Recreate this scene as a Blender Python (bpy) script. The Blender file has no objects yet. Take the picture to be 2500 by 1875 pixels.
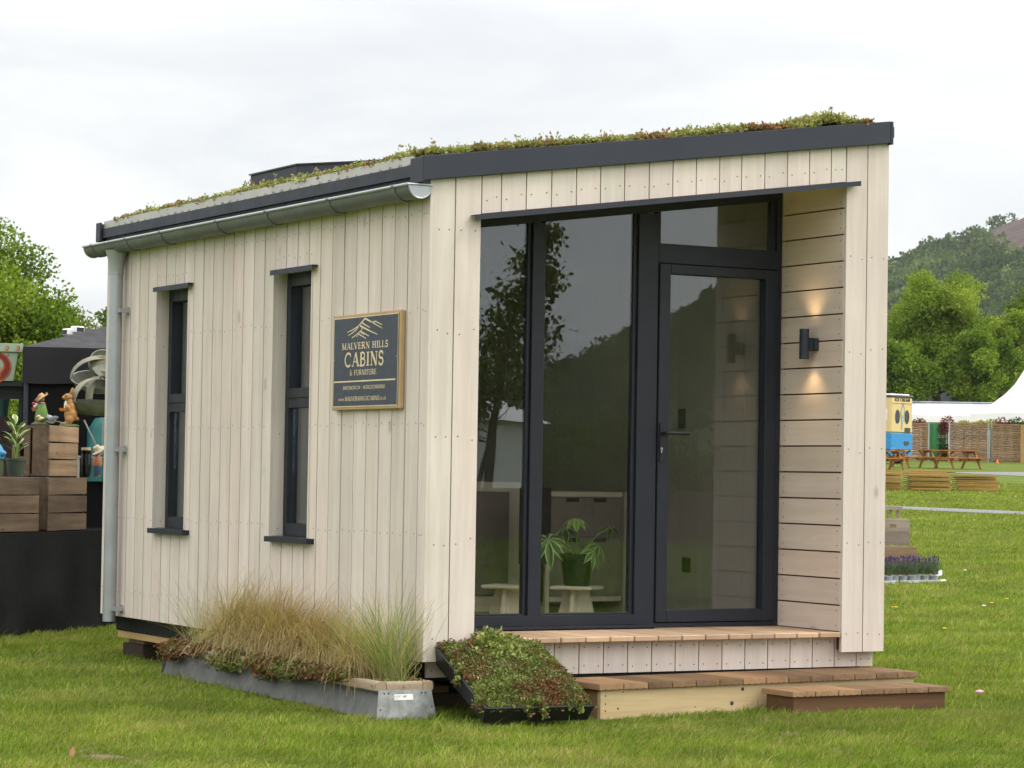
import bpy, bmesh, math, random
import numpy as np
from mathutils import Vector, Matrix, noise as mnoise
random.seed(7); rng=np.random.default_rng(11)
S=bpy.context.scene; COL=S.collection
# ------------------------------------------------------------------ camera
YAW,PITCH,ROLL=-0.5138003,0.03469525,0.01606679
F=6396.878; CAM=Vector((-6.0334,-11.5455,1.1905))
fw=Vector((-math.sin(YAW)*math.cos(PITCH),math.cos(YAW)*math.cos(PITCH),math.sin(PITCH)))
r0=Vector((math.cos(YAW),math.sin(YAW),0)); u0=r0.cross(fw)
rt=r0*math.cos(ROLL)+u0*math.sin(ROLL); up=-r0*math.sin(ROLL)+u0*math.cos(ROLL)
cd=bpy.data.cameras.new('camera'); cam=bpy.data.objects.new('camera',cd); COL.objects.link(cam)
M4=Matrix((rt,up,-fw)).transposed().to_4x4(); M4.translation=CAM; cam.matrix_world=M4
cd.sensor_width=36; cd.sensor_fit='HORIZONTAL'; cd.lens=F/2500*36; cd.clip_start=.1; cd.clip_end=6000
S.camera=cam
VR=r0.copy(); VF=Vector((-math.sin(YAW),math.cos(YAW),0))       # level right / forward of the view
def at(px,py,s):
    """point of the place seen from the photographer's spot in the photo's column px, row py, s metres away"""
    d=fw*F+rt*(px-1250)-up*(py-937.5)
    return CAM+d*(s/d.dot(fw))
def softplus(x,k=4.): return np.where(x>40,x,k*np.log1p(np.exp(np.minimum(x,40)/k)))
def gz(x,y):
    s=(x-CAM.x)*VF.x+(y-CAM.y)*VF.y
    s=np.minimum(s,175.)
    return -.012+.0235*softplus(s-32.)
def gp(px,s,py=1175):
    p=at(px,py,s); p.z=float(gz(p.x,p.y)); return p
# ------------------------------------------------------------------ objects
def lab(o,label=None,cat=None,group=None,kind=None):
    if label: o['label']=label
    if cat: o['category']=cat
    if group: o['group']=group
    if kind: o['kind']=kind
    return o
def thing(name,label,cat,loc=(0,0,0),rz=0,group=None):
    o=bpy.data.objects.new(name,None); COL.objects.link(o); o.location=loc; o.rotation_euler=(0,0,rz)
    o.empty_display_size=.1
    return lab(o,label,cat,group)
def dup(root,loc,rz,label=None,group=None):
    r=root.copy(); COL.objects.link(r); r.location=loc; r.rotation_euler=(0,0,rz)
    if label: r['label']=label
    if group: r['group']=group
    for ch in list(root.children):
        c=ch.copy(); COL.objects.link(c); c.parent=r
        for g in list(ch.children):
            d=g.copy(); COL.objects.link(d); d.parent=c
    return r
class MB:
    def __init__(s): s.v=[];s.f=[];s.m=[];s.t=[]
    def add(s,vs,fs,m=0,t=.5):
        n=len(s.v); s.v+= [tuple(v) for v in vs]
        for f in fs: s.f.append([i+n for i in f]); s.m.append(m); s.t.append(t)
        return s
    def hexa(s,p,m=0,t=.5):     # 8 points: bottom ring 0-3, top ring 4-7
        return s.add(p,[(3,2,1,0),(4,5,6,7),(0,1,5,4),(1,2,6,5),(2,3,7,6),(3,0,4,7)],m,t)
    def box(s,x0,x1,y0,y1,z0,z1,m=0,t=.5):
        return s.hexa([(x0,y0,z0),(x1,y0,z0),(x1,y1,z0),(x0,y1,z0),(x0,y0,z1),(x1,y0,z1),(x1,y1,z1),(x0,y1,z1)],m,t)
    def slab(s,x0,x1,y0,y1,b0,b1,t0,t1,m=0,t=.5):  # box whose bottom/top slope along x
        return s.hexa([(x0,y0,b0),(x1,y0,b1),(x1,y1,b1),(x0,y1,b0),(x0,y0,t0),(x1,y0,t1),(x1,y1,t1),(x0,y1,t0)],m,t)
    def beam(s,a,b,w,h,upv=(0,0,1),m=0,t=.5):
        a=Vector(a);b=Vector(b);d=(b-a).normalized();u=Vector(upv)
        sd=d.cross(u)
        if sd.length<1e-5: sd=d.cross(Vector((1,0,0)))
        sd.normalize(); u=sd.cross(d).normalized(); sd*=w/2;u*=h/2
        return s.hexa([a-sd-u,a+sd-u,b+sd-u,b-sd-u,a-sd+u,a+sd+u,b+sd+u,b-sd+u],m,t)
    def tube(s,pts,rs,n=10,m=0,t=.5,cap=True):
        pts=[Vector(p) for p in pts]
        if not isinstance(rs,(list,tuple)): rs=[rs]*len(pts)
        base=len(s.v); d0=None; vs=[];fs=[]
        for i,p in enumerate(pts):
            d=(pts[min(i+1,len(pts)-1)]-pts[max(i-1,0)]).normalized()
            a=d.cross(Vector((0,0,1)) if abs(d.z)<.9 else Vector((1,0,0))).normalized()
            if d0 is not None:
                a=(d0-d*d0.dot(d)); a=a.normalized() if a.length>1e-6 else d.orthogonal().normalized()
            d0=a; b=d.cross(a)
            for k in range(n):
                q=2*math.pi*k/n; vs.append(p+(a*math.cos(q)+b*math.sin(q))*rs[i])
        for i in range(len(pts)-1):
            for k in range(n):
                k2=(k+1)%n; fs.append((i*n+k,i*n+k2,(i+1)*n+k2,(i+1)*n+k))
        if cap: fs.append(tuple(range(n-1,-1,-1))); fs.append(tuple((len(pts)-1)*n+k for k in range(n)))
        return s.add(vs,fs,m,t)
    def lathe(s,prof,c=(0,0,0),n=20,m=0,t=.5,a0=0,a1=2*math.pi,sx=1,sy=1):
        full=abs(a1-a0-2*math.pi)<1e-6; k=n if full else n+1
        vs=[];fs=[]
        for r,z in prof:
            for i in range(k):
                q=a0+(a1-a0)*i/n; vs.append((c[0]+r*sx*math.cos(q),c[1]+r*sy*math.sin(q),c[2]+z))
        for j in range(len(prof)-1):
            for i in range(n):
                i2=(i+1)%k; fs.append((j*k+i,j*k+i2,(j+1)*k+i2,(j+1)*k+i))
        return s.add(vs,fs,m,t)
    def ell(s,c,r,n=12,m=0,t=.5,rot=None):
        c=Vector(c); vs=[];fs=[]
        for j in range(n//2+1):
            th=math.pi*j/(n//2)
            for i in range(n):
                q=2*math.pi*i/n
                p=Vector((r[0]*math.sin(th)*math.cos(q),r[1]*math.sin(th)*math.sin(q),r[2]*math.cos(th)))
                if rot: p=rot@p
                vs.append(c+p)
        for j in range(n//2):
            for i in range(n):
                fs.append((j*n+i,(j+1)*n+i,(j+1)*n+(i+1)%n,j*n+(i+1)%n))
        return s.add(vs,fs,m,t)
    def disc(s,c,r,nv,n=7,m=0,t=.5):
        c=Vector(c);nv=Vector(nv).normalized();a=nv.orthogonal().normalized();b=nv.cross(a)
        return s.add([c+(a*math.cos(2*math.pi*i/n)+b*math.sin(2*math.pi*i/n))*r for i in range(n)],[tuple(range(n))],m,t)
    def stroke(s,pts,w,O,U,V,N,m=0,t=.5,w1=None,th=.002):
        """painted or carved line through 2-D points on the plane O+uU+vV, a thin raised ribbon"""
        P=[Vector(p) for p in pts]; L=len(P)
        a=[];b=[]
        for i in range(L):
            d=(P[min(i+1,L-1)]-P[max(i-1,0)])
            d=d.normalized() if d.length>1e-9 else Vector((1,0))
            n=Vector((-d.y,d.x)); ww=w if w1 is None else w+(w1-w)*i/max(1,L-1)
            a.append(P[i]+n*ww/2); b.append(P[i]-n*ww/2)
        vs=[O+U*q.x+V*q.y+N*th for q in a]+[O+U*q.x+V*q.y+N*th for q in b]
        fs=[(i,i+1,L+i+1,L+i) for i in range(L-1)]
        return s.add(vs,fs,m,t)
    def poly(s,pts,O,U,V,N,m=0,t=.5,th=.002):
        return s.add([O+U*p[0]+V*p[1]+N*th for p in pts],[tuple(range(len(pts)))],m,t)
    def build(s,name,mats,parent=None,smooth=False,bevel=0,kind=None,loc=None,rz=0):
        me=bpy.data.meshes.new(name); me.from_pydata(s.v,[],s.f)
        if not isinstance(mats,(list,tuple)): mats=[mats]
        for m in mats: me.materials.append(m)
        me.polygons.foreach_set('material_index',s.m)
        at_=me.attributes.new('tint','FLOAT','FACE'); at_.data.foreach_set('value',s.t)
        if smooth: me.polygons.foreach_set('use_smooth',[True]*len(s.f))
        me.update()
        o=bpy.data.objects.new(name,me); COL.objects.link(o)
        if parent: o.parent=parent
        if loc is not None: o.location=loc; o.rotation_euler=(0,0,rz)
        if bevel:
            b=o.modifiers.new('bevel','BEVEL'); b.width=bevel; b.segments=1; b.limit_method='ANGLE'; b.angle_limit=.7
        if smooth:
            try:
                me.set_sharp_from_angle(angle=math.radians(40))
            except Exception: pass
        if kind: o['kind']=kind
        return o
def np_obj(name,verts,faces,tint,mat,parent=None,smooth=False,kind=None):
    """verts (N,3), faces (M,k) all same size, tint per face"""
    me=bpy.data.meshes.new(name); nv=len(verts); nf,k=faces.shape
    me.vertices.add(nv); me.vertices.foreach_set('co',verts.astype(np.float32).ravel())
    me.loops.add(nf*k); me.loops.foreach_set('vertex_index',faces.astype(np.int32).ravel())
    me.polygons.add(nf); me.polygons.foreach_set('loop_start',np.arange(0,nf*k,k,dtype=np.int32))
    a=me.attributes.new('tint','FLOAT','FACE'); a.data.foreach_set('value',tint.astype(np.float32))
    if smooth: me.polygons.foreach_set('use_smooth',np.ones(nf,bool))
    me.update(calc_edges=True); me.materials.append(mat)
    o=bpy.data.objects.new(name,me); COL.objects.link(o)
    if parent: o.parent=parent
    if kind: o['kind']=kind
    return o
def leaf_quads(P,size,nrm,rg,aspect=.55,fold=.25):
    """P (N,3) leaf bases, size (N,), nrm (N,3) main direction; returns verts, faces of folded diamond leaves"""
    N=len(P); d=nrm/np.maximum(1e-9,np.linalg.norm(nrm,axis=1))[:,None]
    r=rg.normal(size=(N,3)); sd=np.cross(d,r); sd/=np.maximum(1e-9,np.linalg.norm(sd,axis=1))[:,None]
    w=np.cross(sd,d); L=size[:,None]
    v0=P; v1=P+d*L*.5+sd*L*aspect*.5+w*L*fold*.3; v2=P+d*L; v3=P+d*L*.5-sd*L*aspect*.5+w*L*fold*.3
    V=np.stack([v0,v1,v2,v3],1).reshape(-1,3); Fc=np.arange(N*4).reshape(N,4)
    return V,Fc
def blades(P,H,lean,bend,width,rg,segs=2):
    """grass blades from base P; lean (N,2) horizontal tip offset, bend curve; returns verts, tri/quad as quads"""
    N=len(P); ang=rg.uniform(0,2*np.pi,N); sx=np.cos(ang)*width/2; sy=np.sin(ang)*width/2
    rows=[]
    for i in range(segs+1):
        t=i/segs; wv=1-t**1.5*.92
        c=P.copy(); c[:,0]+=lean[:,0]*t**bend; c[:,1]+=lean[:,1]*t**bend; c[:,2]+=H*(t if bend<=1.8 else (1-(1-t)**1.6))
        a=c.copy(); a[:,0]-=sx*wv; a[:,1]-=sy*wv; b=c.copy(); b[:,0]+=sx*wv; b[:,1]+=sy*wv
        rows+= [a,b]
    V=np.stack(rows,1).reshape(-1,3); k=2*(segs+1)
    base=(np.arange(N)*k)[:,None]; fs=[]
    for i in range(segs): fs.append(base+np.array([2*i,2*i+1,2*i+3,2*i+2]))
    Fc=np.stack(fs,1).reshape(-1,4)
    return V,Fc
def vnoise(P,sc,seed=0):
    return np.array([mnoise.noise(Vector((p[0]*sc+seed,p[1]*sc+seed*.7,seed*1.3))) for p in P])
# ------------------------------------------------------------------ materials
class NT:
    def __init__(s,name):
        s.mat=bpy.data.materials.new(name); s.mat.use_nodes=True; s.t=s.mat.node_tree; s.t.nodes.clear()
        s.out=s.t.nodes.new('ShaderNodeOutputMaterial')
    def n(s,typ,**kw):
        nd=s.t.nodes.new(typ)
        for k,v in kw.items():
            if k.startswith('_'): setattr(nd,k[1:],v)
        return nd
    def set(s,sock,val):
        if isinstance(val,bpy.types.NodeSocket): s.t.links.new(val,sock)
        else: sock.default_value=val
    def coord(s,kind='Object'): return s.n('ShaderNodeTexCoord').outputs[kind]
    def attr(s,name='tint'):
        a=s.n('ShaderNodeAttribute',_attribute_name=name); return a.outputs['Fac']
    def mapping(s,vec,scale=(1,1,1),loc=(0,0,0)):
        m=s.n('ShaderNodeMapping'); s.set(m.inputs['Vector'],vec); s.set(m.inputs['Scale'],scale); s.set(m.inputs['Location'],loc); return m.outputs[0]
    def noise(s,vec,scale=5,detail=4,rough=.55,dist=0):
        m=s.n('ShaderNodeTexNoise'); s.set(m.inputs['Vector'],vec); s.set(m.inputs['Scale'],scale); s.set(m.inputs['Detail'],detail); s.set(m.inputs['Roughness'],rough); s.set(m.inputs['Distortion'],dist); return m.outputs['Fac']
    def vor(s,vec,scale=5,out='Distance',rnd=1.):
        m=s.n('ShaderNodeTexVoronoi'); s.set(m.inputs['Vector'],vec); s.set(m.inputs['Scale'],scale); s.set(m.inputs['Randomness'],rnd); return m.outputs[out]
    def ramp(s,fac,stops,interp='LINEAR'):
        r=s.n('ShaderNodeValToRGB'); cr=r.color_ramp; cr.interpolation=interp
        while len(cr.elements)<len(stops): cr.elements.new(.5)
        for e,(p,c) in zip(cr.elements,stops):
            e.position=p; e.color=(c,c,c,1) if isinstance(c,(int,float)) else (*c,1)
        s.set(r.inputs[0],fac); return r.outputs[0]
    def mix(s,fac,a,b,mode='MIX'):
        m=s.n('ShaderNodeMix',_data_type='RGBA',_blend_type=mode)
        s.set(m.inputs[0],fac)
        for i,c in ((6,a),(7,b)):
            s.set(m.inputs[i],c if isinstance(c,bpy.types.NodeSocket) else (*c,1))
        return m.outputs[2]
    def math(s,op,a,b=0.,clamp=False):
        m=s.n('ShaderNodeMath',_operation=op,_use_clamp=clamp); s.set(m.inputs[0],a); s.set(m.inputs[1],b); return m.outputs[0]
    def vmath(s,op,a,b):
        m=s.n('ShaderNodeVectorMath',_operation=op); s.set(m.inputs[0],a); s.set(m.inputs[1],b); return m.outputs[0]
    def comb(s,x,y,z):
        m=s.n('ShaderNodeCombineXYZ'); s.set(m.inputs[0],x); s.set(m.inputs[1],y); s.set(m.inputs[2],z); return m.outputs[0]
    def bump(s,h,strength=.3,dist=.01):
        b=s.n('ShaderNodeBump'); s.set(b.inputs['Height'],h); s.set(b.inputs['Strength'],strength); s.set(b.inputs['Distance'],dist); return b.outputs[0]
    def pbr(s,col,rough=.6,metal=0,spec=.4,normal=None,link=True,**kw):
        b=s.n('ShaderNodeBsdfPrincipled')
        s.set(b.inputs['Base Color'],col if isinstance(col,bpy.types.NodeSocket) else (*col,1))
        s.set(b.inputs['Roughness'],rough); s.set(b.inputs['Metallic'],metal); s.set(b.inputs['Specular IOR Level'],spec)
        if normal is not None: s.set(b.inputs['Normal'],normal)
        for k,v in kw.items(): s.set(b.inputs[k.replace('_',' ')],v)
        if link: s.t.links.new(b.outputs[0],s.out.inputs[0])
        return b.outputs[0]
    def surf(s,sh): s.t.links.new(sh,s.out.inputs[0])
def rgb(r,g,b):
    f=lambda c:(c/255/12.92 if c<=10 else ((c/255+.055)/1.055)**2.4)
    return (f(r),f(g),f(b))
def plain(name,col,rough=.6,metal=0,var=.12,scale=8,spec=.4,bump=0,bscale=60):
    n=NT(name); co=n.coord(); f=n.noise(co,scale,5)
    c=n.mix(n.ramp(f,[(.3,0.),(.7,1.)]),tuple(x*(1-var) for x in col),tuple(min(1,x*(1+var)) for x in col))
    c=n.mix(1.,c,n.ramp(n.attr(),[(0,.78),(1,1.22)]),'MULTIPLY')
    rg=n.ramp(n.noise(co,scale*3,3),[(.3,max(0,rough-.07)),(.7,min(1,rough+.07))])
    n.pbr(c,rg,metal,spec,n.bump(n.noise(co,bscale,4),bump,.004) if bump else None); return n.mat
def wood(name,c1,c2,axis,knot=None,rough=.7,grain=14,stretch=.06,tv=(.9,1.1),bump=.25,kscale=2.2,blotch=.12,hue=False):
    """planks: grain runs along axis, every plank's tint shifts the pattern and its tone"""
    n=NT(name); co=n.coord(); ti=n.attr()
    off=n.math('MULTIPLY',ti,53.7); co2=n.vmath('ADD',co,n.comb(off,n.math('MULTIPLY',ti,31.3),n.math('MULTIPLY',ti,77.1)))
    sc=[1,1,1]; sc[axis]=stretch
    g=n.mapping(co2,tuple(sc))
    f1=n.noise(g,grain,5,.6,.4); f2=n.noise(g,grain*6,3,.6)
    f=n.math('ADD',n.math('MULTIPLY',f1,.75),n.math('MULTIPLY',f2,.25))
    c=n.mix(n.ramp(f,[(.32,0.),(.66,1.)]),c1,c2)
    c=n.mix(1.,c,n.ramp(n.noise(co2,1.7,3),[(.3,1-blotch),(.7,1+blotch*.4)]),'MULTIPLY')
    if hue: c=n.mix(n.ramp(n.math('FRACT',n.math('MULTIPLY',ti,13.31)),[(0,0.),(.45,0.),(1,.9)]),c,n.mix(1.,c,(.955,.995,.965),'MULTIPLY')); c=n.mix(n.ramp(n.math('FRACT',n.math('MULTIPLY',ti,5.17)),[(0,0.),(.55,0.),(1,.8)]),c,n.mix(1.,c,(1.03,.975,.955),'MULTIPLY'))
    ks=[1,1,1]; ks[axis]=.55
    if knot:
        kv=n.mapping(co2,tuple(ks)); d=n.vor(kv,kscale,'Distance'); rn=n.vor(kv,kscale,'Color')
        k=n.math('MULTIPLY',n.ramp(d,[(.0,.8),(.03,.6),(.05,1.),(.07,.4),(.11,0.)]),n.math('MULTIPLY',n.ramp(rn,[(.35,0.),(.55,.75)]),.9))
        c=n.mix(k,c,knot)
        d2=n.vor(n.mapping(co2,tuple(ks),(3.3,1.7,5.1)),kscale*2.6); c=n.mix(n.math('MULTIPLY',n.ramp(d2,[(0,1.),(.06,0.)]),.36),c,knot)
    c=n.mix(1.,c,n.ramp(n.math('FRACT',n.math('MULTIPLY',ti,7.77)),[(0,tv[0]),(1,tv[1])]),'MULTIPLY')
    n.pbr(c,rough,0,.3,n.bump(f,bump,.003)); return n.mat
def foliage(name,stops,trans=.35,rough=.6,spec=.12,patch=None):
    n=NT(name); ti=n.attr(); c=n.ramp(ti,stops)
    if patch:
        f=n.noise(n.coord(),patch[0],3); c=n.mix(n.ramp(f,[(.4,0.),(.65,patch[2])]),c,patch[1])
    a=n.pbr(c,rough,0,spec,link=False)
    tr=n.n('ShaderNodeBsdfTranslucent'); n.set(tr.inputs[0],n.mix(1.,c,(1.15,1.2,.6),'MULTIPLY'))
    mx=n.n('ShaderNodeMixShader'); n.set(mx.inputs[0],trans); n.t.links.new(a,mx.inputs[1]); n.t.links.new(tr.outputs[0],mx.inputs[2])
    n.surf(mx.outputs[0]); return n.mat
def glass(name,tint=(.86,.9,.87),refl=.06):
    n=NT(name); tr=n.n('ShaderNodeBsdfTransparent'); n.set(tr.inputs[0],(*tint,1))
    gl=n.n('ShaderNodeBsdfGlossy'); n.set(gl.inputs['Roughness'],.004); n.set(gl.inputs['Color'],(.88,.94,1,1))
    lw=n.n('ShaderNodeLayerWeight'); n.set(lw.inputs[0],.12)
    fac=n.math('ADD',n.math('MULTIPLY',lw.outputs['Fresnel'],.7),refl,True)
    wv=n.noise(n.coord(),1.1,2); n.set(gl.inputs['Normal'],n.bump(wv,.012,.05))
    mx=n.n('ShaderNodeMixShader'); n.set(mx.inputs[0],fac); n.t.links.new(tr.outputs[0],mx.inputs[1]); n.t.links.new(gl.outputs[0],mx.inputs[2]); n.surf(mx.outputs[0]); return n.mat
MAT={}
CW1,CW2=(.568,.490,.437),(.692,.612,.562); KN=(.30,.26,.25)
MAT['clad_v']=wood('whitewashed_larch_upright',CW1,CW2,2,KN,tv=(.94,1.06),blotch=.08,kscale=3.9,hue=True)
MAT['clad_h']=wood('whitewashed_larch_level_warm_lit',(.60,.505,.43),(.72,.615,.535),1,KN,tv=(.95,1.05),blotch=.09,kscale=3.9,hue=True)  # warm lamp glow and deck bounce are mixed into this board colour
MAT['soffit']=wood('bare_spruce',(.62,.46,.22),(.7,.55,.3),0,None)
MAT['deck']=wood('oiled_larch_deck',(.445,.300,.19),(.535,.38,.258),1,(.2,.1,.06),tv=(.85,1.15),kscale=3)
MAT['step']=wood('brown_treated_tread',(.188,.106,.053),(.305,.19,.102),1,(.1,.045,.02),tv=(.6,1.35),kscale=3)
MAT['pine']=wood('fresh_pine_board',(.43,.315,.165),(.59,.46,.265),0,(.20,.10,.045),tv=(.95,1.05),kscale=4.5,grain=16)
MAT['riser']=wood('dark_treated_board',(.09,.045,.022),(.16,.08,.038),0,(.05,.03,.02),kscale=3)
MAT['rim']=wood('weathered_rim_timber',(.27,.20,.13),(.40,.32,.225),1,(.16,.1,.06),kscale=5)
MAT['sleeper']=wood('dark_sleeper',(.035,.022,.014),(.07,.045,.03),0,None)
MAT['joist']=wood('pale_joist',(.42,.28,.12),(.5,.35,.17),1,None)
MAT['crate_dark']=wood('dark_crate_wood_and_shade',(.075,.048,.03),(.16,.108,.07),0,(.02,.013,.008),tv=(.7,1.25),kscale=6,blotch=.5,grain=22)
MAT['crate']=wood('old_crate_wood',(.19,.12,.072),(.33,.225,.14),0,(.05,.03,.015),tv=(.65,1.25),kscale=6,blotch=.5,grain=22)
MAT['crate_grey']=wood('grey_crate_wood',(.24,.195,.155),(.33,.275,.22),0,(.1,.06,.04),tv=(.8,1.15),kscale=5,blotch=.25)
MAT['picnic']=wood('orange_stained_wood',(.30,.115,.028),(.42,.18,.05),0,None,tv=(.85,1.15),grain=20)
MAT['deckchair']=wood('varnished_beech',(.42,.185,.045),(.62,.34,.11),0,None,tv=(.45,1.3),grain=20)
MAT['birch']=plain('pale_plywood',(.78,.72,.56),.5,0,.06)
MAT['inner']=plain('pale_inner_wall',(.47,.45,.40),.8,0,.04,3)
MAT['floor_in']=wood('oak_floor',(.34,.24,.13),(.44,.32,.18),1,None)
MAT['cab_front']=plain('taupe_cabinet_front',(.26,.23,.20),.6,0,.08)
MAT['anth']=plain('anthracite_paint',(.017,.020,.030),.42,0,.1,6,spec=.3)
MAT['anth2']=plain('anthracite_sheet',(.029,.034,.049),.5,0,.1,3,spec=.3)
MAT['zinc']=plain('galvanised_zinc',(.39,.412,.44),.38,.55,.10,5); MAT['zinc_dark']=plain('dull_shaded_zinc',(.15,.155,.165),.5,.2,.1,5)
MAT['strip']=plain('bare_steel_strip',(.50,.485,.46),.42,.5,.08,3)
MAT['trough']=plain('dull_galvanised_sheet',(.112,.115,.110),.55,.15,.25,14)
MAT['endpanel']=plain('spangled_galvanised_panel',(.27,.285,.275),.5,.3,.34,22)
MAT['black']=plain('black_plastic',(.012,.012,.013),.38,0,.15,12,bump=.15)
MAT['slot']=plain('dark_slot',(.035,.034,.032),.9)
MAT['nail']=plain('nail_head',(.045,.04,.038),.5,.4)
MAT['back']=plain('dark_membrane',(.15,.075,.04),.95)
MAT['base']=plain('black_damp_course',(.008,.009,.010),.6)
MAT['cloth']=plain('black_cloth',(.0026,.0026,.0032),.6,0,.3,5,spec=.14)
MAT['canopy']=plain('black_polyester',(.010,.010,.014),.6,0,.2,4,spec=.25)
MAT['gold']=plain('gold_leaf_cream',(.68,.55,.36),.5)
MAT['frame_gold']=plain('oak_gold_frame',(.42,.29,.15),.5,0,.1)
MAT['navy']=plain('slate_blue_board',(.040,.050,.072),.5,0,.06)
MAT['white']=plain('white_paint',(.8,.8,.79),.5,0,.03)
MAT['pvc']=plain('white_tent_canvas',(.82,.82,.82),.55,0,.03,.5)
MAT['glass']=glass('window_glass',(.915,.92,.91),.062); MAT['glass2']=glass('side_glass',(.92,.93,.92),.19)
MAT['soil']=plain('dark_soil',(.035,.024,.016),.95,0,.3,30)
# ------------------------------------------------------------------ the cabin
W,D=2.85,4.50; X0,X1=.287,2.563; YF=.60; SL=.1398
def ztop(x): return 2.646+SL*(x+.065)          # underside of the roof fascia
def zhead(x): return 2.501+SL*(x-.291)         # head of the porch opening
ZB,ZD=.257,.365
cab=thing('garden_cabin','pale timber garden cabin with dark framed glazed porch front and planted sloping roof','cabin')
rt_=random.random
def nails(b,pts,nv):
    for p in pts: b.disc(p,.0040,nv,6,1)
GAP=.0034
GS_=.0046
# side wall, upright boards at x=0..0.02 with two tall window openings
WIN=[(3.12,3.64),(1.375,1.885)]; WZ0,WZ1=.83,2.30
b=MB(); seams=[0.0]+[.089+.1475*k for k in range(30)]; seams=[s for s in seams if s<D-.05]+[D]
rowz=(.42,.885,1.44,2.01,2.5)
for i in range(len(seams)-1):
    a,c=seams[i]+GS_,seams[i+1]-GS_; t=rt_(); zt=2.66
    xo=random.uniform(-.0012,.0012)
    segs=[(a,c,ZB,zt)]
    for w0,w1 in WIN:
        n=[]
        for (p,q,z0,z1) in segs:
            if q<=w0 or p>=w1 or z0!=ZB or z1!=zt: n.append((p,q,z0,z1)); continue
            if p<w0: n.append((p,w0,z0,z1))
            if q>w1: n.append((w1,q,z0,z1))
            pp,qq=max(p,w0),min(q,w1); n+=[(pp,qq,z0,WZ0-.012),(pp,qq,WZ1+.012,z1)]
        segs=n
    for p,q,z0,z1 in segs: b.box(xo,.02,p,q,z0,z1,0,t)
    for z in rowz:
        for y in (a+.026,c-.026):
            zz=z+random.uniform(-.012,.012)
            if any(w0-.01<y<w1+.01 and WZ0-.03<zz<WZ1+.03 for w0,w1 in WIN): continue
            nails(b,[(xo-.0008,y,zz)],(-1,0,0))
    for w0,w1 in WIN:
        for y in (a+.026,c-.026):
            if w0+.01<y<w1-.01: nails(b,[(xo-.0008,y,WZ0-.05+random.uniform(-.01,.01)),(xo-.0008,y,WZ1+.075+random.uniform(-.01,.01))],(-1,0,0))
b.build('side_cladding',[MAT['clad_v'],MAT['nail']],cab)
# front cladding
b=MB(); fs=[0.0,.141,X0]
up_=[.291,.404,.549,.698,.845,.990,1.136,1.287,1.434,1.581,1.729,1.870,2.020,2.168,2.314,2.459,2.560]
cols=[(0.0205,.141-GAP),(.141+GAP,X0),(X1+.002,2.706-GAP),(2.706+GAP,W)]
for a,c in cols:
    t=rt_(); b.slab(a,c,0,.021,ZB,ZB,ztop(a),ztop(c),0,t)
    for z in (.36,.85,1.36,1.9,2.42):
        nails(b,[(a+.03,-.0008,z+random.uniform(-.02,.02)),(c-.03,-.0008,z+random.uniform(-.02,.02))],(0,-1,0))
b.box(-.0012,.0195,-.0,.0875-.0875+.0005,ZB,ZB+.001,0,.4)
for a,c in zip(up_[:-1],up_[1:]):
    t=rt_(); a+=GAP;c-=GAP; b.slab(a,c,.0004,.021,zhead(a)+.004,zhead(c)+.004,ztop(a),ztop(c),0,t)
    for x in (a+.026,c-.026): nails(b,[(x,-.0005,zhead(x)+.075+random.uniform(-.012,.012))],(0,-1,0))
# corner board closing the near corner
b.slab(-.0005,.0195,-.0006,.0205,ZB,ZB,2.655,2.657,0,.43)
b.build('front_cladding',[MAT['clad_v'],MAT['nail']],cab)
# right reveal of the porch, level boards
b=MB(); z=ZD+.004; k=0
gaps=[1.508,1.798,2.112]
zs=[ZD+.004]; p=.1447
while zs[-1]<3.0: zs.append(zs[-1]+p)
for z0,z1 in zip(zs[:-1],zs[1:]):
    zt1=min(z1-.0085,2.83); 
    if zt1-z0<.02: continue
    b.box(X1,X1+.02,.021,YF-.002,z0,zt1,0,rt_())
    for y in (.05,YF-.045):
        for zz in (z0+.03,z1-.035):
            if zz<2.78: nails(b,[(X1-.0008,y,zz)],(-1,0,0))
b.build('reveal_cladding',[MAT['clad_h'],MAT['nail']],cab)
b=MB()
for z0,z1 in zip(zs[:-1],zs[1:]):
    if z0<2.45: b.box(X0-.02,X0,.021,YF-.002,z0,min(z1-.0055,2.52),0,rt_())
b.build('reveal_cladding',[MAT['clad_h']],cab)
# backing, inner shell
b=MB()
for y0,y1,z0,z1 in ((.03,1.354,ZB,2.66),(1.906,3.099,ZB,2.66),(3.661,D-.03,ZB,2.66),(1.354,1.906,ZB,WZ0-.013),(1.354,1.906,WZ1+.014,2.66),(3.099,3.661,ZB,WZ0-.013),(3.099,3.661,WZ1+.014,2.66)):
    b.box(.0225,.08,y0,y1,z0+.01,z1,0)
b.slab(.0225,X0-.0215,.0225,.10,ZB+.01,ZB+.01,2.65,2.68,0); b.slab(X1+.0225,W-.0225,.0225,.10,ZB+.01,ZB+.01,3.0,3.04,0)
b.slab(X0-.02,X1+.02,.0225,.06,2.535,2.853,2.69,3.01,0)
b.box(X0-.06,X0-.0215,.10,YF,ZB+.01,2.5,0); b.box(X1+.0225,X1+.06,.10,YF,ZB+.01,2.82,0)
b.box(.06,W-.06,.1,D-.04,.245,.325,0)
b.build('wall_backing',MAT['back'],cab)
b=MB(); b.box(W-.02,W,.023,D,ZB,3.03,0,.3); b.build('side_cladding',MAT['clad_v'],cab)
b=MB()
yy=0
for k in range(20):
    a=.0225+k*.1405; c=min(a+.137,W-.022)
    if c-a>.03: b.slab(a,c,D-.02,D,ZB,ZB,ztop(a),ztop(c),0,rt_())
b.build('rear_cladding',MAT['clad_v'],cab)
b=MB()  # inner faces
def inner_left(y0,y1,z0,z1): b.box(.0825,.12,y0,y1,z0,z1,0)
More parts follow.
